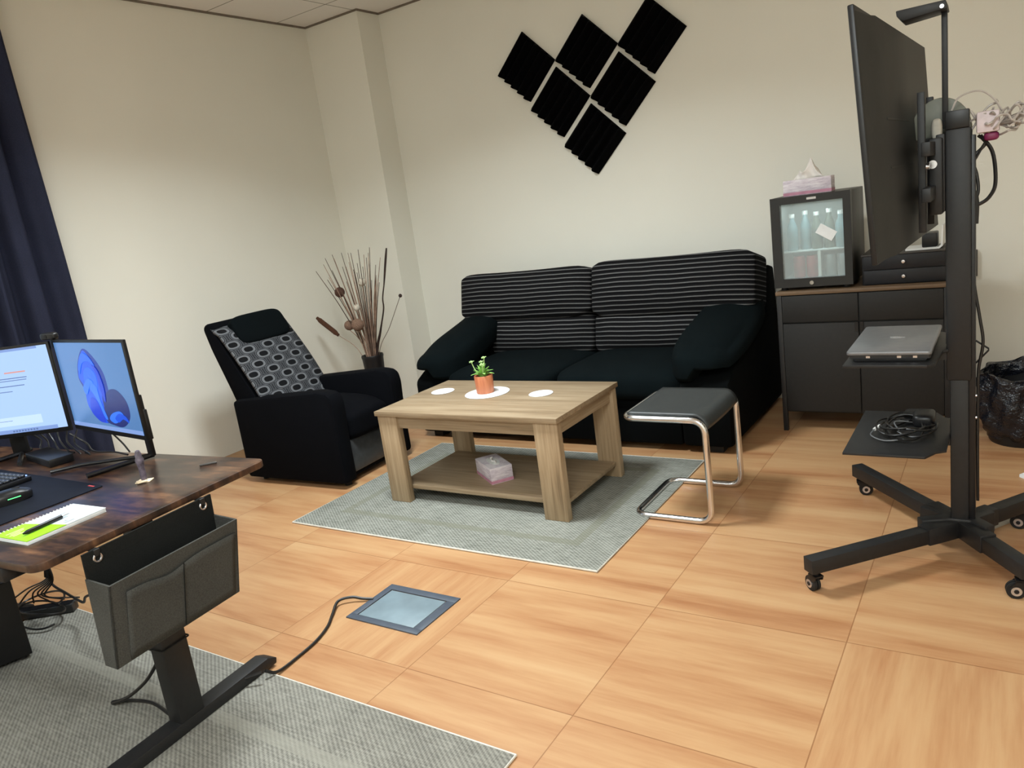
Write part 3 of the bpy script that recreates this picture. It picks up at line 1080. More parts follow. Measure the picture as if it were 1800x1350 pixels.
for x in (0.0, CWW - 0.024):
    MB().box(x, x + 0.024, 0.0, 0.024, 0.0, CZ - 0.02, 0.001).done('leg', M['black_metal'], cb)
    MB().box(x, x + 0.024, CD - 0.024, CD, 0.0, 0.11, 0.001).done('leg', M['black_metal'], cb)

# mini fridge
FX0, FX1, FY0, FY1, FZ0, FZ1 = 1.151, 1.535, 2.565, 2.955, 0.784, 1.243
fr = thing('mini_fridge', 'black mini fridge with a glass door on the wooden cabinet top', 'fridge', (FX0, FY0, CZ))
fw, fd, z0, z1 = FX1 - FX0, FY1 - FY0, FZ0 - CZ, FZ1 - CZ
b = MB()
b.box(0.0, 0.02, 0.045, fd, z0, z1, 0.003)
b.box(fw - 0.02, fw, 0.045, fd, z0, z1, 0.003)
b.box(0.02, fw - 0.02, 0.045, fd, z1 - 0.025, z1)
b.box(0.02, fw - 0.02, 0.045, fd, z0, z0 + 0.025)
b.box(0.02, fw - 0.02, fd - 0.03, fd, z0 + 0.02, z1 - 0.02)
b.done('body', M['fridge'], fr)
b = MB()
b.box(0.02, 0.026, 0.05, fd - 0.03, z0 + 0.025, z1 - 0.025)
b.box(fw - 0.026, fw - 0.02, 0.05, fd - 0.03, z0 + 0.025, z1 - 0.025)
b.box(0.026, fw - 0.026, fd - 0.036, fd - 0.03, z0 + 0.025, z1 - 0.025)
b.box(0.026, fw - 0.026, 0.05, fd - 0.036, z0 + 0.025, z0 + 0.031)
b.box(0.026, fw - 0.026, 0.05, fd - 0.036, z1 - 0.031, z1 - 0.025)
b.done('liner', M['fridge_in'], fr)
SHZ = z0 + 0.175
MB().box(0.026, fw - 0.026, 0.07, fd - 0.036, SHZ - 0.006, SHZ, 0.001).done('shelf', M['fridge_in'], fr)
b = MB()
g0, g1, h0, h1 = 0.046, fw - 0.036, z0 + 0.040, z1 - 0.036
for (a, c_, d, e) in ((0, g0, z0 - 0.004, z1), (g1, fw, z0 - 0.004, z1), (g0, g1, z0 - 0.004, h0), (g0, g1, h1, z1)):
    b.box(a, c_, 0.0, 0.042, d, e)
dr = b.done('door', M['fridge'], fr)
MB().box(g0 - 0.002, g1 + 0.002, 0.012, 0.017, h0 - 0.002, h1 + 0.002).done('glass', M['glass'], dr)
MB().box(fw * 0.47, fw * 0.47 + 0.045, -0.0015, 0.001, z1 - 0.023, z1 - 0.012).done('badge', M['silver'], dr)
MB().cyl((fw * 0.49, 0.001, z0 + 0.017), (fw * 0.49, -0.006, z0 + 0.017), 0.010, seg=16).done('lock', M['steel'], dr)
for sx in (0.04, fw - 0.04):
    for sy in (0.05, fd - 0.04):
        MB().cyl((sx, sy, 0), (sx, sy, z0 + 0.001), 0.017, seg=12).done('foot', M['rubber'], fr)
# interior lamp of the little fridge
fl = bpy.data.lights.new('fridge_lamp_light', 'AREA')
fl.size = 0.2
fl.shape = 'RECTANGLE'
fl.size_y = 0.02
fl.energy = 0.30
fl.color = (0.9, 1.0, 1.0)
flo = bpy.data.objects.new('fridge_lamp_light', fl)
flo.location = (FX0 + fw / 2, FY0 + 0.075, FZ1 - 0.034)
COL.objects.link(flo)
nt = MB().box(-0.045, 0.045, -0.0006, 0.0006, -0.026, 0.026).done('note', M['paper'], None, (FX0 + 0.265, FY0 + 0.0105, FZ0 + 0.265), (0, R(33), 0))
tag(nt, 'small white paper note stuck askew on the fridge glass', 'note')

BZ = CZ + SHZ
for i, (bx, by, mt, hh, lb) in enumerate(((0.075, 0.13, 'bottle', 0.19, 'pale blue bottle in the fridge, leftmost of the upper shelf'),
                                          (0.135, 0.16, 'bottle', 0.20, 'pale blue bottle in the fridge, second from the left on the upper shelf'),
                                          (0.195, 0.14, 'bottle_dark', 0.19, 'olive bottle in the middle of the fridge upper shelf'),
                                          (0.255, 0.15, 'bottle_dark', 0.20, 'olive bottle behind the white note in the fridge'),
                                          (0.312, 0.14, 'bottle', 0.185, 'pale blue bottle in the fridge, rightmost of the upper shelf'))):
    o = thing('bottle', lb, 'bottle', (FX0 + bx, FY0 + by, BZ), 0, 'bottles on the upper fridge shelf')
    MB().lathe([(0.024, 0), (0.027, 0.006), (0.027, hh * 0.58), (0.022, hh * 0.70), (0.012, hh * 0.82), (0.012, hh * 0.92), (0.001, hh * 0.92)], 18).done('body', M[mt], o)
    MB().cyl((0, 0, hh * 0.9), (0, 0, hh), 0.014, seg=14).done('cap', M['white'], o)
LZ = CZ + z0 + 0.031
for i, (bx, by, mt, lb) in enumerate(((0.105, 0.12, 'can_red', 'red drink can, leftmost in the bottom of the fridge'),
                                      (0.170, 0.125, 'can_red', 'red drink can right of the first one in the bottom of the fridge'),
                                      (0.258, 0.13, 'can_grey', 'grey drink can right of the white post in the fridge'),
                                      (0.322, 0.12, 'can_grey', 'grey drink can, rightmost in the bottom of the fridge'))):
    o = MB().lathe([(0.025, 0), (0.030, 0.006), (0.030, 0.102), (0.026, 0.113), (0.024, 0.112), (0.001, 0.110)], 20).done('drink_can', M[mt], None, (FX0 + bx, FY0 + by, LZ))
    tag(o, lb, 'can', 'cans in the bottom of the fridge')
MB().box(0.208, 0.222, 0.07, 0.09, z0 + 0.031, SHZ - 0.006).done('shelf_post', M['white'], fr)

tissue_box((1.318, 2.70, FZ1), R(2), 'lilac tissue box with a tissue pulled up, on top of the fridge', (0.232, 0.118, 0.079), True)

# two-drawer black box right of the fridge
db = thing('drawer_box', 'black two-drawer desk box on the cabinet right of the fridge', 'drawer box', (1.57, 2.60, CZ))
dw, dd, dh = 0.375, 0.30, 0.152
MB().box(0, dw, 0.012, dd, 0, dh - 0.006, 0.002).done('body', M['drawerbox'], db)
MB().box(-0.002, dw + 0.002, 0.0, dd, dh - 0.006, dh, 0.001).done('top', M['boxtop'], db)
for i in range(2):
    za = 0.006 + i * 0.071
    d_ = MB().box(0.010, dw - 0.010, 0.0, 0.012, za, za + 0.067, 0.001).done('drawer', M['drawerbox'], db)
    MB().lathe([(0.005, 0), (0.005, 0.008), (0.009, 0.012), (0.008, 0.018), (0.001, 0.019)], 14, (0, 0, 0), Matrix.Translation((dw / 2, 0.0, za + 0.034)) @ Matrix.Rotation(R(90), 4, 'X')).done('knob', M['silver'], d_)
# white angled document tray on the box
wt = thing('document_tray', 'white curved paper tray on top of the black drawer box behind the television', 'tray', (1.86, 2.66, CZ + dh))
b = MB()
b.prism([(-0.10, 0.0), (0.045, 0.0), (0.060, 0.012), (0.064, 0.11), (0.057, 0.11), (0.052, 0.018), (0.042, 0.008), (-0.10, 0.008)], 0.0, 0.16, 'Y')
b.done('shell', M['white'], wt)
MB().box(-0.03, 0.035, 0.02, 0.14, 0.008, 0.075, 0.006).done('holder', M['black_plastic'], wt)

# ------------------------------------------------------------------ rolling TV stand
PX, PY = 2.058, 1.28
ts = thing('tv_stand', 'black rolling metal television stand with two shelves', 'tv stand', (PX, PY, 0))
MB().box(-0.028, 0.026, -0.030, 0.030, 0.07, 0.66, 0.006).done('pole', M['black_metal'], ts)
MB().box(-0.037, 0.034, -0.036, 0.036, 0.63, 1.425, 0.008).done('pole_sleeve', M['black_metal'], ts)
MB().box(0.024, 0.044, -0.022, 0.030, 0.10, 1.40, 0.003).done('cable_cover', M['black_plastic'], ts)
MB().box(-0.036, 0.028, -0.034, 0.034, 1.424, 1.478, 0.003).done('cap', M['black_plastic'], ts)
hub = MB()
hub.prism([(-0.11, -0.075), (-0.03, -0.035), (0.03, -0.035), (0.075, -0.085), (0.10, -0.055), (0.055, 0.0), (0.10, 0.055), (0.075, 0.085), (0.03, 0.035),
           (-0.03, 0.035), (-0.11, 0.075), (-0.13, 0.045), (-0.06, 0.0), (-0.13, -0.045)][::1], 0.070, 0.142, 'Z', 0.004)
hub.done('hub', M['black_metal'], ts)


def caster(parent, x, y, ang, lock):
    c = MB()
    c.cyl((0, 0, 0.056), (0, 0, 0.08), 0.011, seg=12)
    c.prism([(-0.018, 0.062), (0.016, 0.062), (0.034, 0.040), (0.030, 0.026), (-0.014, 0.048)], -0.016, -0.012, 'Y')
    c.prism([(-0.018, 0.062), (0.016, 0.062), (0.034, 0.040), (0.030, 0.026), (-0.014, 0.048)], 0.012, 0.016, 'Y')
    c.box(-0.018, 0.020, -0.016, 0.016, 0.058, 0.064)
    if lock:
        c.box(-0.050, -0.005, -0.014, 0.014, 0.050, 0.058, 0.002)
    o = c.done('caster', M['black_plastic'], parent, (x, y, 0), (0, 0, ang))
    w_ = MB()
    w_.use(M['rubber'])
    for y0 in (-0.011, 0.002):
        w_.cyl((0.018, y0, 0.027), (0.018, y0 + 0.009, 0.027), 0.027, seg=24)
    w_.use(M['silver'])
    for y0 in (-0.0165, 0.011):
        w_.cyl((0.018, y0, 0.027), (0.018, y0 + 0.0055, 0.027), 0.015, seg=18)
    w_.use(M['black_plastic'])
    for y0 in (-0.018, 0.0125):
        w_.cyl((0.018, y0, 0.027), (0.018, y0 + 0.0055, 0.027), 0.007, seg=14)
    w_.done('wheel', M['rubber'], o)


for (ex, ey, ca, lk) in ((1.645, 0.845, 2.4, False), (1.655, 1.755, 0.2, False), (2.250, 0.995, 3.3, True), (2.262, 1.560, 3.0, False)):
    dx, dy = ex - PX, ey - PY
    L = math.hypot(dx, dy)
    a = math.atan2(dy, dx)
    l_ = MB()
    l_.box(0.06, L, -0.0235, 0.0235, 0.078, 0.128, 0.002)
    l_.box(0.03, 0.15, -0.027, 0.027, 0.073, 0.134, 0.003)
    lg = l_.done('leg', M['black_metal'], ts, (0, 0, 0), (0, 0, a))
    caster(lg, L - 0.028, 0.0, ca - a, lk)
# shelves
MB().prism([(-0.315, -0.255), (-0.075, -0.255), (-0.055, -0.235), (-0.045, -0.05), (-0.030, -0.04), (-0.030, 0.04), (-0.045, 0.05), (-0.055, 0.235), (-0.075, 0.255), (-0.315, 0.255)],
           0.728, 0.738, 'Z', 0.001).done('shelf', M['black_metal'], ts)
sh = MB()
sh.box(-0.16, -0.03, -0.03, 0.03, 0.700, 0.728)
sh.done('shelf_bracket', M['black_metal'], ts)
MB().prism([(-0.328, -0.245), (-0.085, -0.245), (-0.058, -0.19), (-0.030, -0.17), (-0.028, 0.17), (-0.058, 0.19), (-0.085, 0.245), (-0.328, 0.245)],
           0.428, 0.436, 'Z', 0.001).done('shelf', M['black_metal'], ts)
MB().box(-0.16, -0.028, -0.03, 0.03, 0.404, 0.428).done('shelf_bracket', M['black_metal'], ts)
# TV mount
b = MB()
b.box(-0.060, -0.036, -0.05, 0.05, 1.18, 1.415, 0.003)
b.box(-0.082, -0.058, -0.26, 0.26, 1.355, 1.395, 0.002)
b.box(-0.082, -0.058, -0.26, 0.26, 1.225, 1.265, 0.002)
b.box(-0.078, -0.040, -0.085, 0.085, 1.175, 1.405, 0.006)
b.done('mount_plate', M['black_metal'], ts)
MB().cyl((-0.066, -0.084, 1.328), (-0.066, -0.091, 1.328), 0.0125, seg=18).done('bolt', M['silver'], ts)
for y in (-0.14, 0.16):
    MB().box(-0.100, -0.080, y - 0.014, y + 0.014, 1.13, 1.54, 0.002).done('mount_rail', M['black_metal'], ts)
    MB().cyl((-0.079, y, 1.325), (-0.070, y, 1.325), 0.011, seg=16).done('bolt', M['silver'], ts)
# camera shelf on a thin mast
b = MB()
b.box(-0.045, -0.029, -0.006, 0.010, 1.43, 1.775, 0.002)
b.done('mast', M['black_metal'], ts)
b = MB()
b.prism([(-0.160, 1.776), (-0.162, 1.792), (-0.03, 1.792), (-0.026, 1.768), (-0.145, 1.758)], -0.055, 0.045, 'Y', 0.003)
cm = b.done('camera_shelf', M['black_metal'], ts)
MB().cyl((-0.04, -0.058, 1.776), (-0.04, -0.054, 1.776), 0.006, seg=12).done('screw', M['silver'], ts)

# television
tv = thing('television', 'large flat television seen from behind on the rolling stand', 'television', (1.905, 1.20, 1.42))
tv.rotation_euler = (0, R(-3.4), R(-2.3))
MB().box(-0.011, 0.004, -0.557, 0.557, -0.322, 0.322, 0.003).done('frame', M['black_plastic'], tv)
MB().box(-0.0125, -0.0105, -0.545, 0.545, -0.308, 0.312).done('screen', plain('black_glass_screen', (8, 8, 10), 0.1), tv)
b = MB()
b.prism([(0.003, -0.555), (0.006, -0.545), (0.013, -0.44), (0.024, -0.40), (0.024, 0.52), (0.008, 0.552), (0.003, 0.555)], -0.318, 0.306, 'Z')
b.box(0.022, 0.0255, -0.36, 0.02, 0.045, 0.050)
b.box(0.022, 0.0255, -0.36, 0.02, -0.085, -0.081)
b.done('back_cover', M['tv_plastic'], tv)

# laptop on the upper shelf
lp = thing('laptop', 'closed silver-grey laptop on the upper shelf of the television stand', 'laptop', (1.872, 1.268, 0.738))
b = MB()
b.prism(rrect(-0.1175, 0.1175, -0.195, 0.205, 0.010), 0.009, 0.0243, 'Z', 0.002)
b.box(-0.105, 0.105, -0.185, 0.12, 0.0, 0.012, 0.003)
b.done('base', M['laptop_side'], lp)
MB().prism(rrect(-0.1225, 0.1225, -0.2125, 0.2125, 0.012), 0.0245, 0.036, 'Z', 0.003).done('lid', M['laptop'], lp)
b = MB()
for k, (yy, xx) in enumerate(((0.0, 0.0), (0.008, 0.010), (0.016, -0.004))):
    b.box(xx - 0.016, xx + 0.016, yy - 0.002, yy + 0.002, 0.0355, 0.0368)
b.done('badge', M['silver'], lp)
b = MB()
for x in (-0.06, 0.03, 0.075):
    b.box(x - 0.006, x + 0.006, -0.1965, -0.194, 0.012, 0.019)
b.done('port', M['silver'], lp)

# cable bundle on the lower shelf
cc = thing('cable_bundle', 'coiled black cables with a white plug on the lower shelf of the stand', 'cable', (1.90, 1.26, 0.436))
b = MB()
pts = []
for i in range(90):
    a = i * 0.42
    rr = 0.085 + 0.022 * math.sin(i * 0.7)
    pts.append((rr * 0.85 * math.cos(a) + 0.01 * math.sin(i * 0.31), rr * 1.15 * math.sin(a) + 0.02, 0.006 + 0.018 * (0.5 + 0.5 * math.sin(i * 0.9)) + 0.00022 * i))
b.tube(pts, 0.0035, 6, smooth=3)
b.done('coil', M['cable'], cc)
b = MB()
b.rbox((0.045, 0.10, 0.028), (0.07, 0.11, 0.05), 4, 8)
b.rbox((0.02, 0.16, 0.020), (0.09, 0.06, 0.038), 4, 8)
b.done('power_brick', M['black_plastic'], cc)
b = MB()
b.tube([(-0.10, -0.02, 0.018), (-0.085, 0.005, 0.024)], 0.006, 8)
b.done('plug', M['white'], cc)
b = MB()
b.tube([(-0.10, -0.02, 0.018), (-0.105, -0.06, 0.010), (-0.06, -0.10, 0.006), (0.0, -0.09, 0.010)], 0.0025, 6, smooth=6)
b.tube([(0.0, 0.05, 0.03), (-0.04, 0.02, 0.035), (-0.02, -0.03, 0.02)], 0.0025, 6, smooth=6)
b.done('lead', plain('grey_lead', (96, 98, 100), 0.4), cc)

# adapters and cables at the stand's top
gd = thing('speaker_puck', 'grey domed plastic device standing behind the television on the stand', 'speaker', (PX - 0.055, PY, 1.395))
b = MB()
prof = []
for i in range(19):
    a = PI * i / 18
    prof.append((0.088 * -math.cos(a), 0.012 + 0.120 * math.sin(a) ** 0.9))
b.prism([(p[0], p[1]) for p in prof], 0.055, 0.085, 'Y', 0.004)
b.done('dome', M['dome'], gd)
MB().box(-0.05, 0.05, 0.045, 0.095, 0.0, 0.014, 0.003).done('foot', M['black_plastic'], gd)
o = MB().rbox((0, 0, 0.03), (0.030, 0.04, 0.065), 3, 10).done('computer_mouse', M['greysheet'], None, (PX - 0.058, PY - 0.03, 1.400))
tag(o, 'pale grey mouse hung up beside the pole top of the television stand', 'mouse')
b = MB()
b.box(0.046, 0.105, -0.035, 0.030, 1.400, 1.462, 0.006)
o = thing('power_adapter', 'white power adapter at the pole top of the television stand', 'adapter', (PX, PY, 0))
b.done('body', M['adapter'], o)
MB().rbox((0.084, -0.005, 1.388), (0.040, 0.04, 0.026), 3, 8).done('plug', M['magenta'], o)
b = MB()
for k in range(7):
    rnd = random.Random(k + 3)
    pts = [(0.03 + 0.06 * (k % 2), 0.0, 1.47 - 0.03 * (k % 3))]
    for i in range(6):
        pts.append((0.07 + 0.135 * (i / 5) * rnd.uniform(0.5, 1.05), rnd.uniform(-0.05, 0.06), 1.435 + rnd.uniform(-0.055, 0.06) * (1 - i * 0.05)))
    pts.append((0.10, 0.02, 1.42))
    b.tube(pts, 0.0032, 6, smooth=7)
b.tube([(-0.02, 0.0, 1.48), (0.0, 0.0, 1.515), (0.05, 0.0, 1.525), (0.085, 0.0, 1.50), (0.11, 0.01, 1.46)], 0.003, 6, smooth=7)
o = b.done('cable_tangle', M['clear'], None, (PX, PY, 0))
tag(o, 'tangle of pale white cables sticking out right of the stand pole', 'cable')
b = MB()
b.tube([(0.055, 0, 1.395), (0.087, 0, 1.34), (0.095, 0, 1.25), (0.080, 0, 1.209), (0.055, 0, 1.19), (0.036, 0, 1.188)], 0.0055, 8, smooth=7)
b.tube([(0.085, 0, 1.40), (0.055, 0, 1.35), (0.036, 0, 1.315)], 0.004, 8, smooth=6)
b.tube([(0.050, 0, 1.395), (0.07, 0.01, 1.37), (0.036, 0.0, 1.33), (0.046, 0, 1.28), (0.050, 0, 1.23), (0.040, 0, 1.19), (0.036, 0, 1.12), (0.037, 0, 1.03), (0.040, 0, 0.937), (0.055, 0, 0.83),
        (0.064, 0, 0.749), (0.052, 0, 0.66), (0.050, 0, 0.56), (0.049, 0, 0.42), (0.050, 0.0, 0.2)], 0.005, 8, smooth=7)
b.tube([(0.040, 0, 1.23), (0.044, 0, 1.19), (0.042, 0, 1.13)], 0.009, 8, smooth=5)
o = b.done('stand_cable', M['cable'], None, (PX, PY + 0.005, 0))
tag(o, 'black cables looping down the right side of the stand pole', 'cable')
o = thing('cable_hook', 'small bent black wire hook on the right of the stand pole', 'hook', (PX + 0.044, PY + 0.008, 0.70))
MB().tube([(0.0, 0, 0.055), (0.035, 0, 0.028), (0.035, 0, 0.022), (0.0, 0, -0.02)], 0.003, 6).done('wire', M['black_metal'], o)
for z in (0.575, 0.50):
    MB().cyl((0.0, -0.02, z - 0.70), (0.004, -0.02, z - 0.70), 0.006, seg=10).done('screw', M['silver'], o)
o = MB().box(-0.018, 0.018, -0.025, 0.0, -0.07, 0.07, 0.003).done('cable_outlet', M['boxtop'], None, (2.028, YB, 0.768))
tag(o, 'narrow dark cable outlet on the back wall right of the cabinet', 'socket')

# bin with a black liner
bn = thing('trash_bin', 'black waste bin with a crumpled plastic liner behind the television stand', 'bin', (2.245, 2.56, 0))
MB().lathe([(0.13, 0), (0.135, 0.01), (0.165, 0.315), (0.160, 0.315), (0.130, 0.02), (0.001, 0.02)], 32).done('bucket', M['black_plastic'], bn)


def bag_pt(u, v):
    a = 2 * PI * u
    prof = [(0.140, 0.03), (0.158, 0.07), (0.178, 0.14), (0.182, 0.24), (0.176, 0.31), (0.168, 0.335), (0.155, 0.328), (0.145, 0.26)]
    s = v * (len(prof) - 1)
    i = min(len(prof) - 2, int(s))
    q = s - i
    r = prof[i][0] * (1 - q) + prof[i + 1][0] * q
    z = prof[i][1] * (1 - q) + prof[i + 1][1] * q
    k = (1 - abs(v - 0.4)) * 1.0
    r += 0.011 * k * math.sin(a * 7 + v * 6) + 0.007 * k * math.sin(a * 13 - v * 17) + 0.006 * math.sin(a * 4 + v * 25)
    z += 0.010 * math.sin(a * 5 + 1) * (v > 0.5) + 0.025 * max(0, math.cos(a - 1.2)) * (v > 0.6)
    return (r * math.cos(a), r * math.sin(a), z)


MB().grid(bag_pt, 96, 28).done('liner', M['bag'], bn, sharp=1.2)
o = MB().prism([(2.075, 1.56), (2.14, 1.49), (2.30, 1.72), (2.22, 1.77)], 0.0, 0.006, 'Z').done('floor_sheet', M['greysheet'])
tag(o, 'pale grey flat strip lying on the floor behind the stand legs', 'sheet')
o = MB().prism([(2.232, 2.06), (2.30, 1.98), (2.40, 2.02), (2.40, 2.16), (2.31, 2.17)], 0.0, 0.012, 'Z').done('paper_pad', M['paper'])
tag(o, 'white paper pad on the floor at the right edge of the photo', 'paper')

# ------------------------------------------------------------------ floor box and its cable
fb = thing('floor_box', 'slate grey square floor outlet box with a pale lid set in the wood floor', 'floor box', (0.334, 0.292, 0))
b = MB()
for (a, c_, d, e) in ((-0.17, 0.17, -0.128, -0.100), (-0.17, 0.17, 0.094, 0.128), (-0.17, -0.140, -0.100, 0.094), (0.132, 0.17, -0.100, 0.094)):
    b.box(a, c_, d, e, 0.0, 0.005, 0.001)
b.done('frame', M['box_frame'], fb)
MB().box(-0.136, 0.128, -0.097, 0.090, 0.0, 0.0035, 0.001).done('lid', M['box_lid'], fb)
b = MB()
b.tube([(0.175, 0.300, 0.006), (0.14, 0.280, 0.012), (0.10, 0.262, 0.020), (0.068, 0.222, 0.018), (0.108, 0.150, 0.008), (0.150, 0.085, 0.006), (0.182, 0.0, 0.006), (0.196, -0.10, 0.006), (0.205, -0.19, 0.012),
        (0.195, -0.225, 0.035)], 0.0055, 8, smooth=8)
tag(b.done('power_cable', M['cable']), 'black cable running across the floor from the floor box to the desk foot', 'cable')

# ------------------------------------------------------------------ desk
DA = R(5)
DX, DY, DH = -0.389, -0.530, 0.725
RG = 0.009   # rug thickness under the desk feet
dk = thing('standing_desk', 'rustic brown standing desk with black metal T legs at the left', 'desk', (DX, DY, 0), DA)
hw, hd_ = 0.70, 0.362


MB().prism(rrect(-1.0, hw, -hd_, hd_, 0.035), DH - 0.020, DH, 'Z', 0.002).done('tabletop', M['desk'], dk)
b = MB()
b.box(-0.88, 0.60, 0.02, 0.06, DH - 0.055, DH - 0.020, 0.002)
b.box(-0.88, 0.60, -0.06, -0.02, DH - 0.055, DH - 0.020, 0.002)
b.box(0.515, 0.565, -0.28, 0.28, DH - 0.050, DH - 0.020, 0.002)
b.box(-0.885, -0.835, -0.28, 0.28, DH - 0.050, DH - 0.020, 0.002)
b.done('crossbeam', M['black_metal'], dk)
for lx in (-0.86, 0.545):
    lgm = MB()
    lgm.box(lx - 0.022, lx + 0.022, -0.035, 0.035, 0.26, DH - 0.02, 0.004)
    lgm.box(lx - 0.028, lx + 0.028, -0.042, 0.042, RG + 0.03, 0.42, 0.004)
    lgm.done('leg', M['black_metal'], dk)
    MB().prism([(-0.33, 0.0), (0.33, 0.0), (0.335, 0.018), (0.30, 0.036), (-0.30, 0.036), (-0.335, 0.018)], lx - 0.030, lx + 0.030, 'X', 0.003,
               Matrix.Translation((0, 0, RG))).done('foot', M['black_metal'], dk)
hs = MB()
hs.box(0.40, 0.56, -hd_ - 0.005, -hd_ + 0.06, DH - 0.056, DH - 0.020, 0.004)
hs.done('control_panel', M['black_plastic'], dk)


def dpt(x, y, z=0.0):
    c, s = math.cos(DA), math.sin(DA)
    return (DX + c * x - s * y, DY + s * x + c * y, z)


def dinv(X, Y):
    c, s = math.cos(DA), math.sin(DA)
    return (c * (X - DX) + s * (Y - DY), -s * (X - DX) + c * (Y - DY))


# hanging felt pocket
pk = thing('hanging_organizer', 'charcoal felt pocket organizer hanging from the right end of the desk', 'organizer', dpt(0.707, 0, 0.705), DA)
pk.rotation_euler = (0, 0.067, DA)
yl, yh, DP, DB, ZR, ZBOT = -0.260, 0.127, 0.091, 0.047, -0.065, -0.301
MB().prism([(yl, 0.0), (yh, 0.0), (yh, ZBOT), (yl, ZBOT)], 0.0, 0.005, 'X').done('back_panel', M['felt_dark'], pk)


def fx_at(z):
    return DB + (DP - DB) * (z - ZBOT) / (ZR - ZBOT)


b = MB()
side = [(0.0, ZR + 0.002), (DP, ZR), (DB, ZBOT), (0.0, ZBOT)]
b.prism(side, yl - 0.003, yl + 0.002, 'Y')
b.prism(side, yh - 0.002, yh + 0.003, 'Y')
b.prism([(DP - 0.006, ZR), (DP, ZR), (DB, ZBOT), (DB - 0.006, ZBOT)], yl - 0.003, yh + 0.003, 'Y')
b.box(0.0, DB, yl, yh, ZBOT, ZBOT + 0.005)
b.done('pocket', M['felt'], pk)
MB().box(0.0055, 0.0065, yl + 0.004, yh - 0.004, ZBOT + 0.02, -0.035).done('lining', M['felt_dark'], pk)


def pocket_front(u, v):
    y = yl + 0.036 + u * (yh - yl - 0.048)
    top = -0.100 - 0.016 * math.exp(-((u - 0.36) / 0.16) ** 2)
    z = ZBOT + 0.004 + v * (top - ZBOT - 0.004)
    return (fx_at(z) + 0.002 + 0.006 * v ** 3, y, z)


q = MB().grid(pocket_front, 24, 8).done('front_pocket', M['felt'], pk)
q.modifiers.new('thickness', 'SOLIDIFY').thickness = 0.003
b = MB()
b.prism([(fx_at(-0.105) + 0.007, -0.105), (fx_at(-0.105) + 0.0095, -0.105), (DB + 0.006, ZBOT + 0.006), (DB + 0.0035, ZBOT + 0.006)], -0.0605, -0.0592, 'Y')
b.done('seam', M['felt_dark'], pk)
for y in (yl + 0.036, yh - 0.032):
    g = MB()
    g.tube([(0.0065, y + 0.010 * math.cos(a * PI / 8), -0.022 + 0.010 * math.sin(a * PI / 8)) for a in range(16)], 0.0028, 6, closed=True)
    g.done('grommet', M['silver'], pk)
    h_ = MB()
    h_.box(-0.006, 0.009, y - 0.008, y + 0.008, -0.018, 0.0, 0.001)
    h_.box(-0.060, 0.0, y - 0.008, y + 0.008, -0.006, -0.0015, 0.001)
    h_.done('hook', M['black_metal'], pk)

# on the desk
ZD = DH
# notebook
nb = thing('spiral_notebook', 'lime green and white spiral notebook on the near end of the desk', 'notebook', (0.088, -0.665, ZD), R(94))
# local x along the long side (towards +Y world), local y across
L2, W2 = 0.105, 0.075
MB().box(-L2, L2, -W2, W2, 0.001, 0.010, 0.001).done('pages', M['paper'], nb)
cv = MB()
cv.use(M['lime'])
cv.prism([(-L2 - 0.001, -W2 - 0.001), (-0.004, -W2 - 0.001), (-0.030, W2 + 0.001), (-L2 - 0.001, W2 + 0.001)], 0.010, 0.0115, 'Z')
cv.use(M['notewhite'])
cv.prism([(-0.004, -W2 - 0.001), (L2 + 0.001, -W2 - 0.001), (L2 + 0.001, W2 + 0.001), (-0.030, W2 + 0.001)], 0.010, 0.0115, 'Z')
cv.use(M['notewhite'])
cv.box(-L2, L2, -W2, W2, 0.0, 0.001)
cv.done('cover', None, nb)
pr = MB()
for k, (x0, ln) in enumerate(((-0.095, 0.045), (-0.090, 0.034), (-0.098, 0.028), (-0.095, 0.050))):
    pr.box(x0, x0 + ln, 0.036 - k * 0.011, 0.041 - k * 0.011, 0.0115, 0.0119)
pr.done('print', M['pale_lime'], nb)
pr = MB()
pr.box(0.004, 0.020, -0.050, -0.046, 0.0115, 0.0119)
pr.box(0.002, 0.028, -0.062, -0.054, 0.0115, 0.0119)
pr.box(0.012, 0.018, -0.044, -0.036, 0.0115, 0.0119)
pr.done('small_print', M['grey_print'], nb)
sp = MB()
for k in range(22):
    x = -L2 + 0.006 + k * (2 * L2 - 0.012) / 21
    sp.tube([(x + 0.001 * math.cos(a), W2 + 0.001 + 0.0065 * math.cos(a * PI / 6), 0.0068 + 0.0062 * math.sin(a * PI / 6)) for a in range(12)], 0.0011, 5, closed=True)
sp.done('spiral', M['white'], nb)
PEN = 1.25
pe = thing('pen', 'black and silver ballpoint pen lying on the notebook', 'pen', (0.110, -0.688, ZD + 0.0178), R(100))
MB().tube([(-0.062, 0, 0), (-0.05, 0, 0), (0.0, 0, 0), (0.045, 0, 0)], lambda q: 0.0056 if q > 0.2 else 0.0020 + 0.018 * q, 12).done('barrel', M['black_plastic'], pe)
MB().cyl((0.045, 0, 0), (0.066, 0, 0), 0.0038, 0.0030, 10).done('cap', M['silver'], pe)
MB().box(0.0, 0.058, -0.0012, 0.0012, 0.0045, 0.006).done('clip', M['silver'], pe)

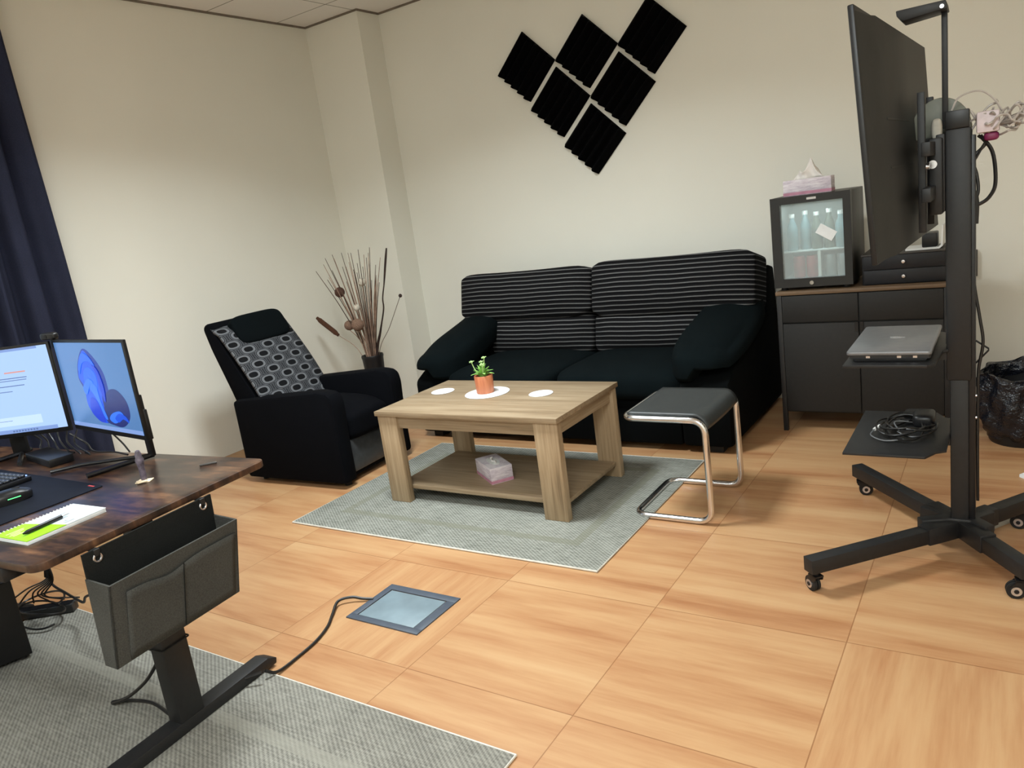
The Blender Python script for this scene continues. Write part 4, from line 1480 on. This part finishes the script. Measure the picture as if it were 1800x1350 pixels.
dm = thing('desk_mat', 'dark navy desk mat under the keyboard and mouse', 'desk mat', (0, 0, ZD))
MB().prism(rrect(-0.98, -0.09, -0.755, -0.425, 0.012), 0.0, 0.003, 'Z').done('mat', M['mat'], dm)
MB().box(-0.150, -0.118, -0.443, -0.437, 0.003, 0.0035).done('tag', M['red_label'], dm)
kb = thing('keyboard', 'black keyboard with a blue light on the desk mat', 'keyboard', (-0.665, -0.545, ZD + 0.003), R(4))
MB().box(-0.22, 0.215, -0.07, 0.07, 0.0, 0.016, 0.004).done('case', M['black_plastic'], kb)
ks = MB()
for r_ in range(5):
    for c_ in range(17):
        x = -0.208 + c_ * 0.0245
        y = -0.056 + r_ * 0.0235
        ks.box(x, x + 0.021, y, y + 0.020, 0.016, 0.024, 0.002, 1)
ko = ks.done('keys', M['key'], kb)
lm = MB()
for x in (0.16, 0.185):
    lm.box(x, x + 0.01, 0.062, 0.067, 0.016, 0.0175)
lm.done('indicator', M['blue_led'], kb)
ms = thing('computer_mouse', 'black computer mouse with green lights on the desk mat', 'mouse', (-0.285, -0.605, ZD + 0.003), R(80))


def mouse_fn(x, y, z, q):
    q = Vector(q)
    if z < 0:
        q.z = -0.016
    q.z *= 1 - 0.25 * x * x
    return q


MB().rbox((0, 0, 0.016), (0.125, 0.068, 0.044), 2.6, 12, mouse_fn).done('shell', M['black_plastic'], ms)
MB().box(0.012, 0.034, -0.004, 0.004, 0.028, 0.0385, 0.002).done('wheel', M['rubber'], ms)
MB().box(-0.010, 0.025, -0.0345, -0.031, 0.015, 0.018, 0.001).done('light_strip', M['green_led'], ms)


def monitor(label, p_left, p_right, zc, h, th_side, content):
    pl_, pr_ = Vector(p_left), Vector(p_right)
    d = pr_ - pl_
    w_ = d.length
    a = math.atan2(d.y, d.x)
    c = (pl_ + pr_) / 2
    o = thing('monitor', label, 'monitor', (c.x, c.y, ZD), a)
    zz = zc - ZD
    MB().box(-w_ / 2, w_ / 2, 0.0, 0.012, zz - h / 2, zz + h / 2, 0.002).done('bezel', M['black_plastic'], o)
    MB().rbox((0, 0.026, zz - 0.04), (w_ * 0.72, 0.040, h * 0.60), 8, 10).done('housing', M['black_plastic'], o)
    s = MB().box(-w_ / 2 + 0.010, w_ / 2 - 0.010, -0.0012, 0.001, zz - h / 2 + 0.017, zz + h / 2 - 0.009).done('screen', content, o)
    return o, s, w_, zz


mr, sr, wr, zr = monitor('right-hand monitor showing a blue swirl picture on the desk', (-0.655, -0.195, 0), (-0.108, -0.250, 0), 0.975, 0.330, 1, M['screen_blue'])


def petal(mb, mat, outline, lvl, sx, sz, ox, oz):
    mb.use(mat)
    pts = spline([Vector((x, 0, z)) for x, z in outline], 6, True)
    y = -0.0013 - 0.0002 * lvl
    mb.face([(ox + p_.x * sx, y, oz + p_.z * sz) for p_ in pts])


pt = MB()
# abstract folded blue ribbon, generic
S, OX, OZ = (0.27, 0.27), 0.005, zr + 0.004
shapes = [(3, [(-.10, -.46), (-.28, -.30), (-.30, -.05), (-.36, .10), (-.30, .30), (-.12, .50), (.05, .42), (.20, .20), (.22, -.05), (.24, -.20), (.10, -.46)]),
          (0, [(-.12, -.46), (-.30, -.28), (-.28, -.02), (-.35, .12), (-.26, .30), (-.12, .48), (.0, .36), (.10, .10), (.04, -.20), (.06, -.46)]),
          (4, [(.02, -.44), (.06, -.20), (.20, -.04), (.38, -.02), (.52, -.16), (.52, -.36), (.36, -.50), (.16, -.50)]),
          (2, [(-.24, .02), (-.22, .18), (-.10, .26), (.02, .18), (.02, .02), (-.04, -.10), (-.02, -.20), (-.14, -.08)]),
          (1, [(-.26, -.34), (-.20, -.16), (-.10, -.18), (-.04, -.30), (.0, -.46), (-.12, -.47)]),
          (5, [(-.12, .05), (-.02, .0), (.0, -.2), (.06, -.42), (.0, -.40), (-.06, -.2), (-.16, -.02)]),
          (5, [(.10, -.42), (.18, -.34), (.34, -.30), (.40, -.36), (.28, -.44), (.18, -.47)]),
          (2, [(-.30, .26), (-.16, .44), (-.02, .40), (.06, .28), (-.06, .34), (-.20, .30), (-.30, .16)]),
          (5, [(-.30, -.02), (-.16, .10), (-.06, .06), (-.14, .02), (-.26, -.12)]),
          (0, [(.22, -.40), (.32, -.33), (.44, -.36), (.48, -.44), (.38, -.40), (.28, -.45)]),
          (1, [(.0, .30), (.10, .22), (.14, .0), (.10, -.2), (.06, -.02), (.06, .16)])]
for i, (c_, ol) in enumerate(shapes):
    petal(pt, M['petal%d' % c_], ol, i, 0.37, 0.262, OX + 0.004, OZ)
po = pt.done('picture', None, sr, smooth=False)
MB().box(-wr / 2 + 0.010, wr / 2 - 0.010, -0.0018, -0.0012, zr - 0.148, zr - 0.134).done('task_bar', M['scr_bar'], sr)

ml, sl, wl_, zl = monitor('left-hand monitor showing a pale document page, angled beside the other', (-1.085, -0.460, 0), (-0.665, -0.205, 0), 0.972, 0.332, 1, M['screen_doc'])
tx = MB()


def rect(mat, x0, x1, za, zb2):
    tx.use(mat)
    tx.box(x0, x1, -0.0019, -0.0012, za, zb2)


rect(M['scr_orange'], 0.058, 0.136, zl + 0.070, zl + 0.075)
rect(M['scr_text'], -0.05, 0.136, zl + 0.050, zl + 0.053)
rect(M['scr_text'], -0.05, 0.133, zl + 0.042, zl + 0.0445)
rect(M['scr_text'], -0.05, 0.120, zl + 0.022, zl + 0.025)
rect(M['scr_text'], -0.05, 0.070, zl + 0.003, zl + 0.0055)
rect(M['scr_panel'], -0.15, 0.150, zl - 0.122, zl - 0.090)
rect(M['scr_text'], -0.05, 0.040, zl - 0.104, zl - 0.102)
rect(M['scr_bar'], -0.195, 0.200, zl - 0.150, zl - 0.136)
rect(M['scr_bar'], -0.195, 0.200, zl + 0.148, zl + 0.157)
for k in range(9):
    tx.use(M['scr_text'])
    tx.box(0.03 + k * 0.011, 0.037 + k * 0.011, -0.0022, -0.0012, zl - 0.146, zl - 0.140)
tx.done('document', None, sl, smooth=False)

# stands of the monitors
def stand(o, w_, zz, spread, col):
    MB().box(-0.03, 0.03, 0.044, 0.060, 0.008, zz, 0.003).done('stand_column', M['black_plastic'], o)
    v = MB()
    for s_ in (-1, 1):
        v.tube([(0, 0.05, 0.008), (s_ * spread, -0.11, 0.008)], 0.0085, 8)
    v.tube([(0, 0.05, 0.008), (0, 0.10, 0.008)], 0.0085, 8)
    v.done('stand_foot', M['black_plastic'], o)


stand(ml, wl_, zl, 0.10, 0)
MB().box(0.150, 0.186, 0.044, 0.058, 0.008, zr - 0.03, 0.004).done('stand_column', M['black_plastic'], mr)
v = MB()
v.tube([(0.170, 0.055, 0.010), (0.150, -0.155, 0.008)], 0.0085, 8)
v.tube([(0.170, 0.055, 0.010), (-0.02, -0.10, 0.008), (-0.06, -0.185, 0.008)], 0.006, 8)
v.done('stand_foot', M['black_plastic'], mr)
MB().box(wr / 2 - 0.012, wr / 2 - 0.001, 0.011, 0.024, zr - 0.165, zr - 0.065, 0.003).done('side_clip', M['black_plastic'], mr)

wc = thing('webcam', 'small black webcam clipped between the two monitors', 'webcam', (-0.670, -0.188, 1.1405), R(10))
MB().rbox((0, -0.005, 0.014), (0.075, 0.028, 0.026), 4, 8).done('body', M['black_plastic'], wc)
MB().box(-0.012, 0.012, 0.001, 0.020, -0.03, 0.006, 0.002).done('clip', M['black_plastic'], wc)
MB().cyl((0, -0.018, 0.014), (0, -0.0205, 0.014), 0.006, seg=14).done('lens', M['rubber'], wc)

dkk = MB().box(-0.12, 0.12, -0.04, 0.04, 0, 0.028, 0.003).done('docking_station', M['black_plastic'], None, (-0.66, -0.305, ZD), (0, 0, R(-8)))
tag(dkk, 'flat black docking station on the desk under the monitors', 'dock')
b = MB()
rnd = random.Random(5)
for k in range(6):
    x0 = -0.93 + 0.05 * k
    b.tube([(x0, -0.24 + 0.012 * k, 0.80), (x0 + 0.03, -0.215, 0.76), (x0 + 0.06 + 0.02 * k, -0.235, 0.735), (-0.72 + 0.03 * k, -0.245 + 0.004 * k, 0.732)], 0.0032, 6, smooth=7)
b.tube([(-0.70, -0.20, 0.79), (-0.66, -0.17, 0.745), (-0.56, -0.20, 0.731), (-0.44, -0.19, 0.731), (-0.34, -0.20, 0.731)], 0.0035, 6, smooth=8)
b.tube([(-0.42, -0.19, 0.80), (-0.40, -0.175, 0.76), (-0.36, -0.18, 0.733)], 0.003, 6, smooth=7)
tag(b.done('monitor_cable', M['cable']), 'black cables dropping behind the monitors onto the desk', 'cable')

us = thing('figure_stand', 'grey translucent strap figure standing on a cream square at the desk edge', 'ornament', (0.018, -0.358, ZD))
MB().box(-0.022, 0.022, -0.016, 0.016, 0.0, 0.003, 0.001, 2, Matrix.Rotation(R(35), 4, 'Z')).done('base', M['cream'], us)
MB().prism([(0.0, -0.030), (0.020, -0.012), (0.004, 0.004), (-0.018, -0.014)], 0.003, 0.006, 'Z', 0, Matrix.Rotation(R(20), 4, 'Z')).done('tag', M['cream'], us)
MB().lathe([(0.008, 0.003), (0.0095, 0.02), (0.009, 0.045), (0.0115, 0.06), (0.013, 0.068), (0.009, 0.078), (0.010, 0.085), (0.006, 0.097), (0.001, 0.099)], 16).done('figure', M['strap'], us)
o = MB().box(-0.026, 0.026, -0.005, 0.005, 0, 0.005, 0.002).done('usb_stick', M['boxtop'], None, (0.103, -0.195, ZD), (0, 0, R(48)))
tag(o, 'small flat grey stick lying alone on the far end of the desk', 'usb stick')

# ------------------------------------------------------------------ under the desk
pc = thing('computer_tower', 'black computer tower under the left side of the desk', 'computer', (-0.815, -0.478, RG), R(-17))
MB().box(-0.20, 0.0, -0.45, 0.0, 0.012, 0.308, 0.004).done('case', M['pc'], pc)
MB().box(-0.20, 0.0, -0.45, 0.0, 0.308, 0.314, 0.002).done('top_panel', M['pc_top'], pc)
for x in (-0.18, -0.02):
    for y in (-0.42, -0.03):
        MB().cyl((x, y, 0), (x, y, 0.013), 0.012, seg=10).done('foot', M['rubber'], pc)
o = thing('power_strip', 'black power strip lying on the rug beside the computer tower', 'power strip', (-1.135, -0.285, RG), R(38))
MB().box(-0.13, 0.13, -0.024, 0.024, 0, 0.036, 0.004).done('housing', plain('charcoal_plastic', (44, 46, 48), 0.45), o)
MB().box(-0.12, 0.12, -0.020, 0.020, 0.036, 0.038).done('sockets', M['black_plastic'], o)
b = MB()
rnd = random.Random(11)
b.tube([(-0.86, -0.22, 0.70), (-0.92, -0.25, 0.50), (-0.98, -0.27, 0.33), (-1.02, -0.28, 0.20)], 0.012, 8, smooth=6)
for k in range(6):
    x1, y1 = -1.30 + 0.055 * k, -0.36 + 0.035 * k
    b.tube([(-1.0, -0.275, 0.27), (-1.03 + 0.01 * k, -0.28, 0.19), (x1 * 0.6 - 0.42, -0.30, 0.12), (x1, y1, 0.055)], 0.0035, 6, smooth=7)
lp_ = []
for i in range(26):
    a = i * 0.5
    lp_.append((-1.08 + 0.13 * math.cos(a), -0.30 + 0.07 * math.sin(a) - 0.001 * i, 0.10 - 0.0028 * i + 0.012 * math.sin(a * 1.5)))
b.tube(lp_, 0.004, 6, smooth=4)
b.tube([(-1.02, -0.28, 0.20), (-0.99, -0.28, 0.165), (-0.94, -0.27, 0.14), (-0.88, -0.26, 0.115), (-0.80, -0.27, 0.12), (-0.72, -0.29, 0.17), (-0.60, -0.30, 0.20), (-0.3, -0.30, 0.21), (-0.05, -0.32, 0.30)], 0.005, 8, smooth=7)
tag(b.done('cable_bunch', M['cable']), 'bunch of black cables hanging from the desk down to the power strip', 'cable')
b = MB()
cx_, cy_, _ = dpt(0.50, 0.0)
b.tube([(0.116, -0.470, 0.36), (0.100, -0.474, 0.28), (0.070, -0.472, 0.225), (0.035, -0.472, 0.18), (-0.03, -0.485, 0.11), (-0.11, -0.510, 0.05), (-0.180, -0.526, 0.020), (-0.192, -0.520, 0.016), (-0.150, -0.497, 0.017), (-0.05, -0.478, 0.024), (0.05, -0.486, 0.020), (0.110, -0.496, 0.016)], 0.0055, 8, smooth=8)
b.tube([(0.205, -0.245, 0.045), (0.145, -0.30, 0.030), (0.125, -0.36, 0.018), (0.128, -0.43, 0.015)], 0.005, 8, smooth=8)
tag(b.done('desk_cable', M['cable']), 'thick black cable looping on the rug at the right desk leg', 'cable')
tg = thing('cable_tie', 'black cable tie strapped around the right desk leg', 'cable tie', dpt(0.545, 0.0, 0.285), DA)
MB().tube([(x, y, 0.0) for x, y in rrect(-0.033, 0.033, -0.047, 0.047, 0.006, 3)], 0.0025, 6, closed=True).done('strap', M['rubber'], tg)
MB().tube([(-0.033, -0.046, 0.0), (-0.060, -0.062, 0.002)], 0.004, 6).done('tail', M['rubber'], tg)
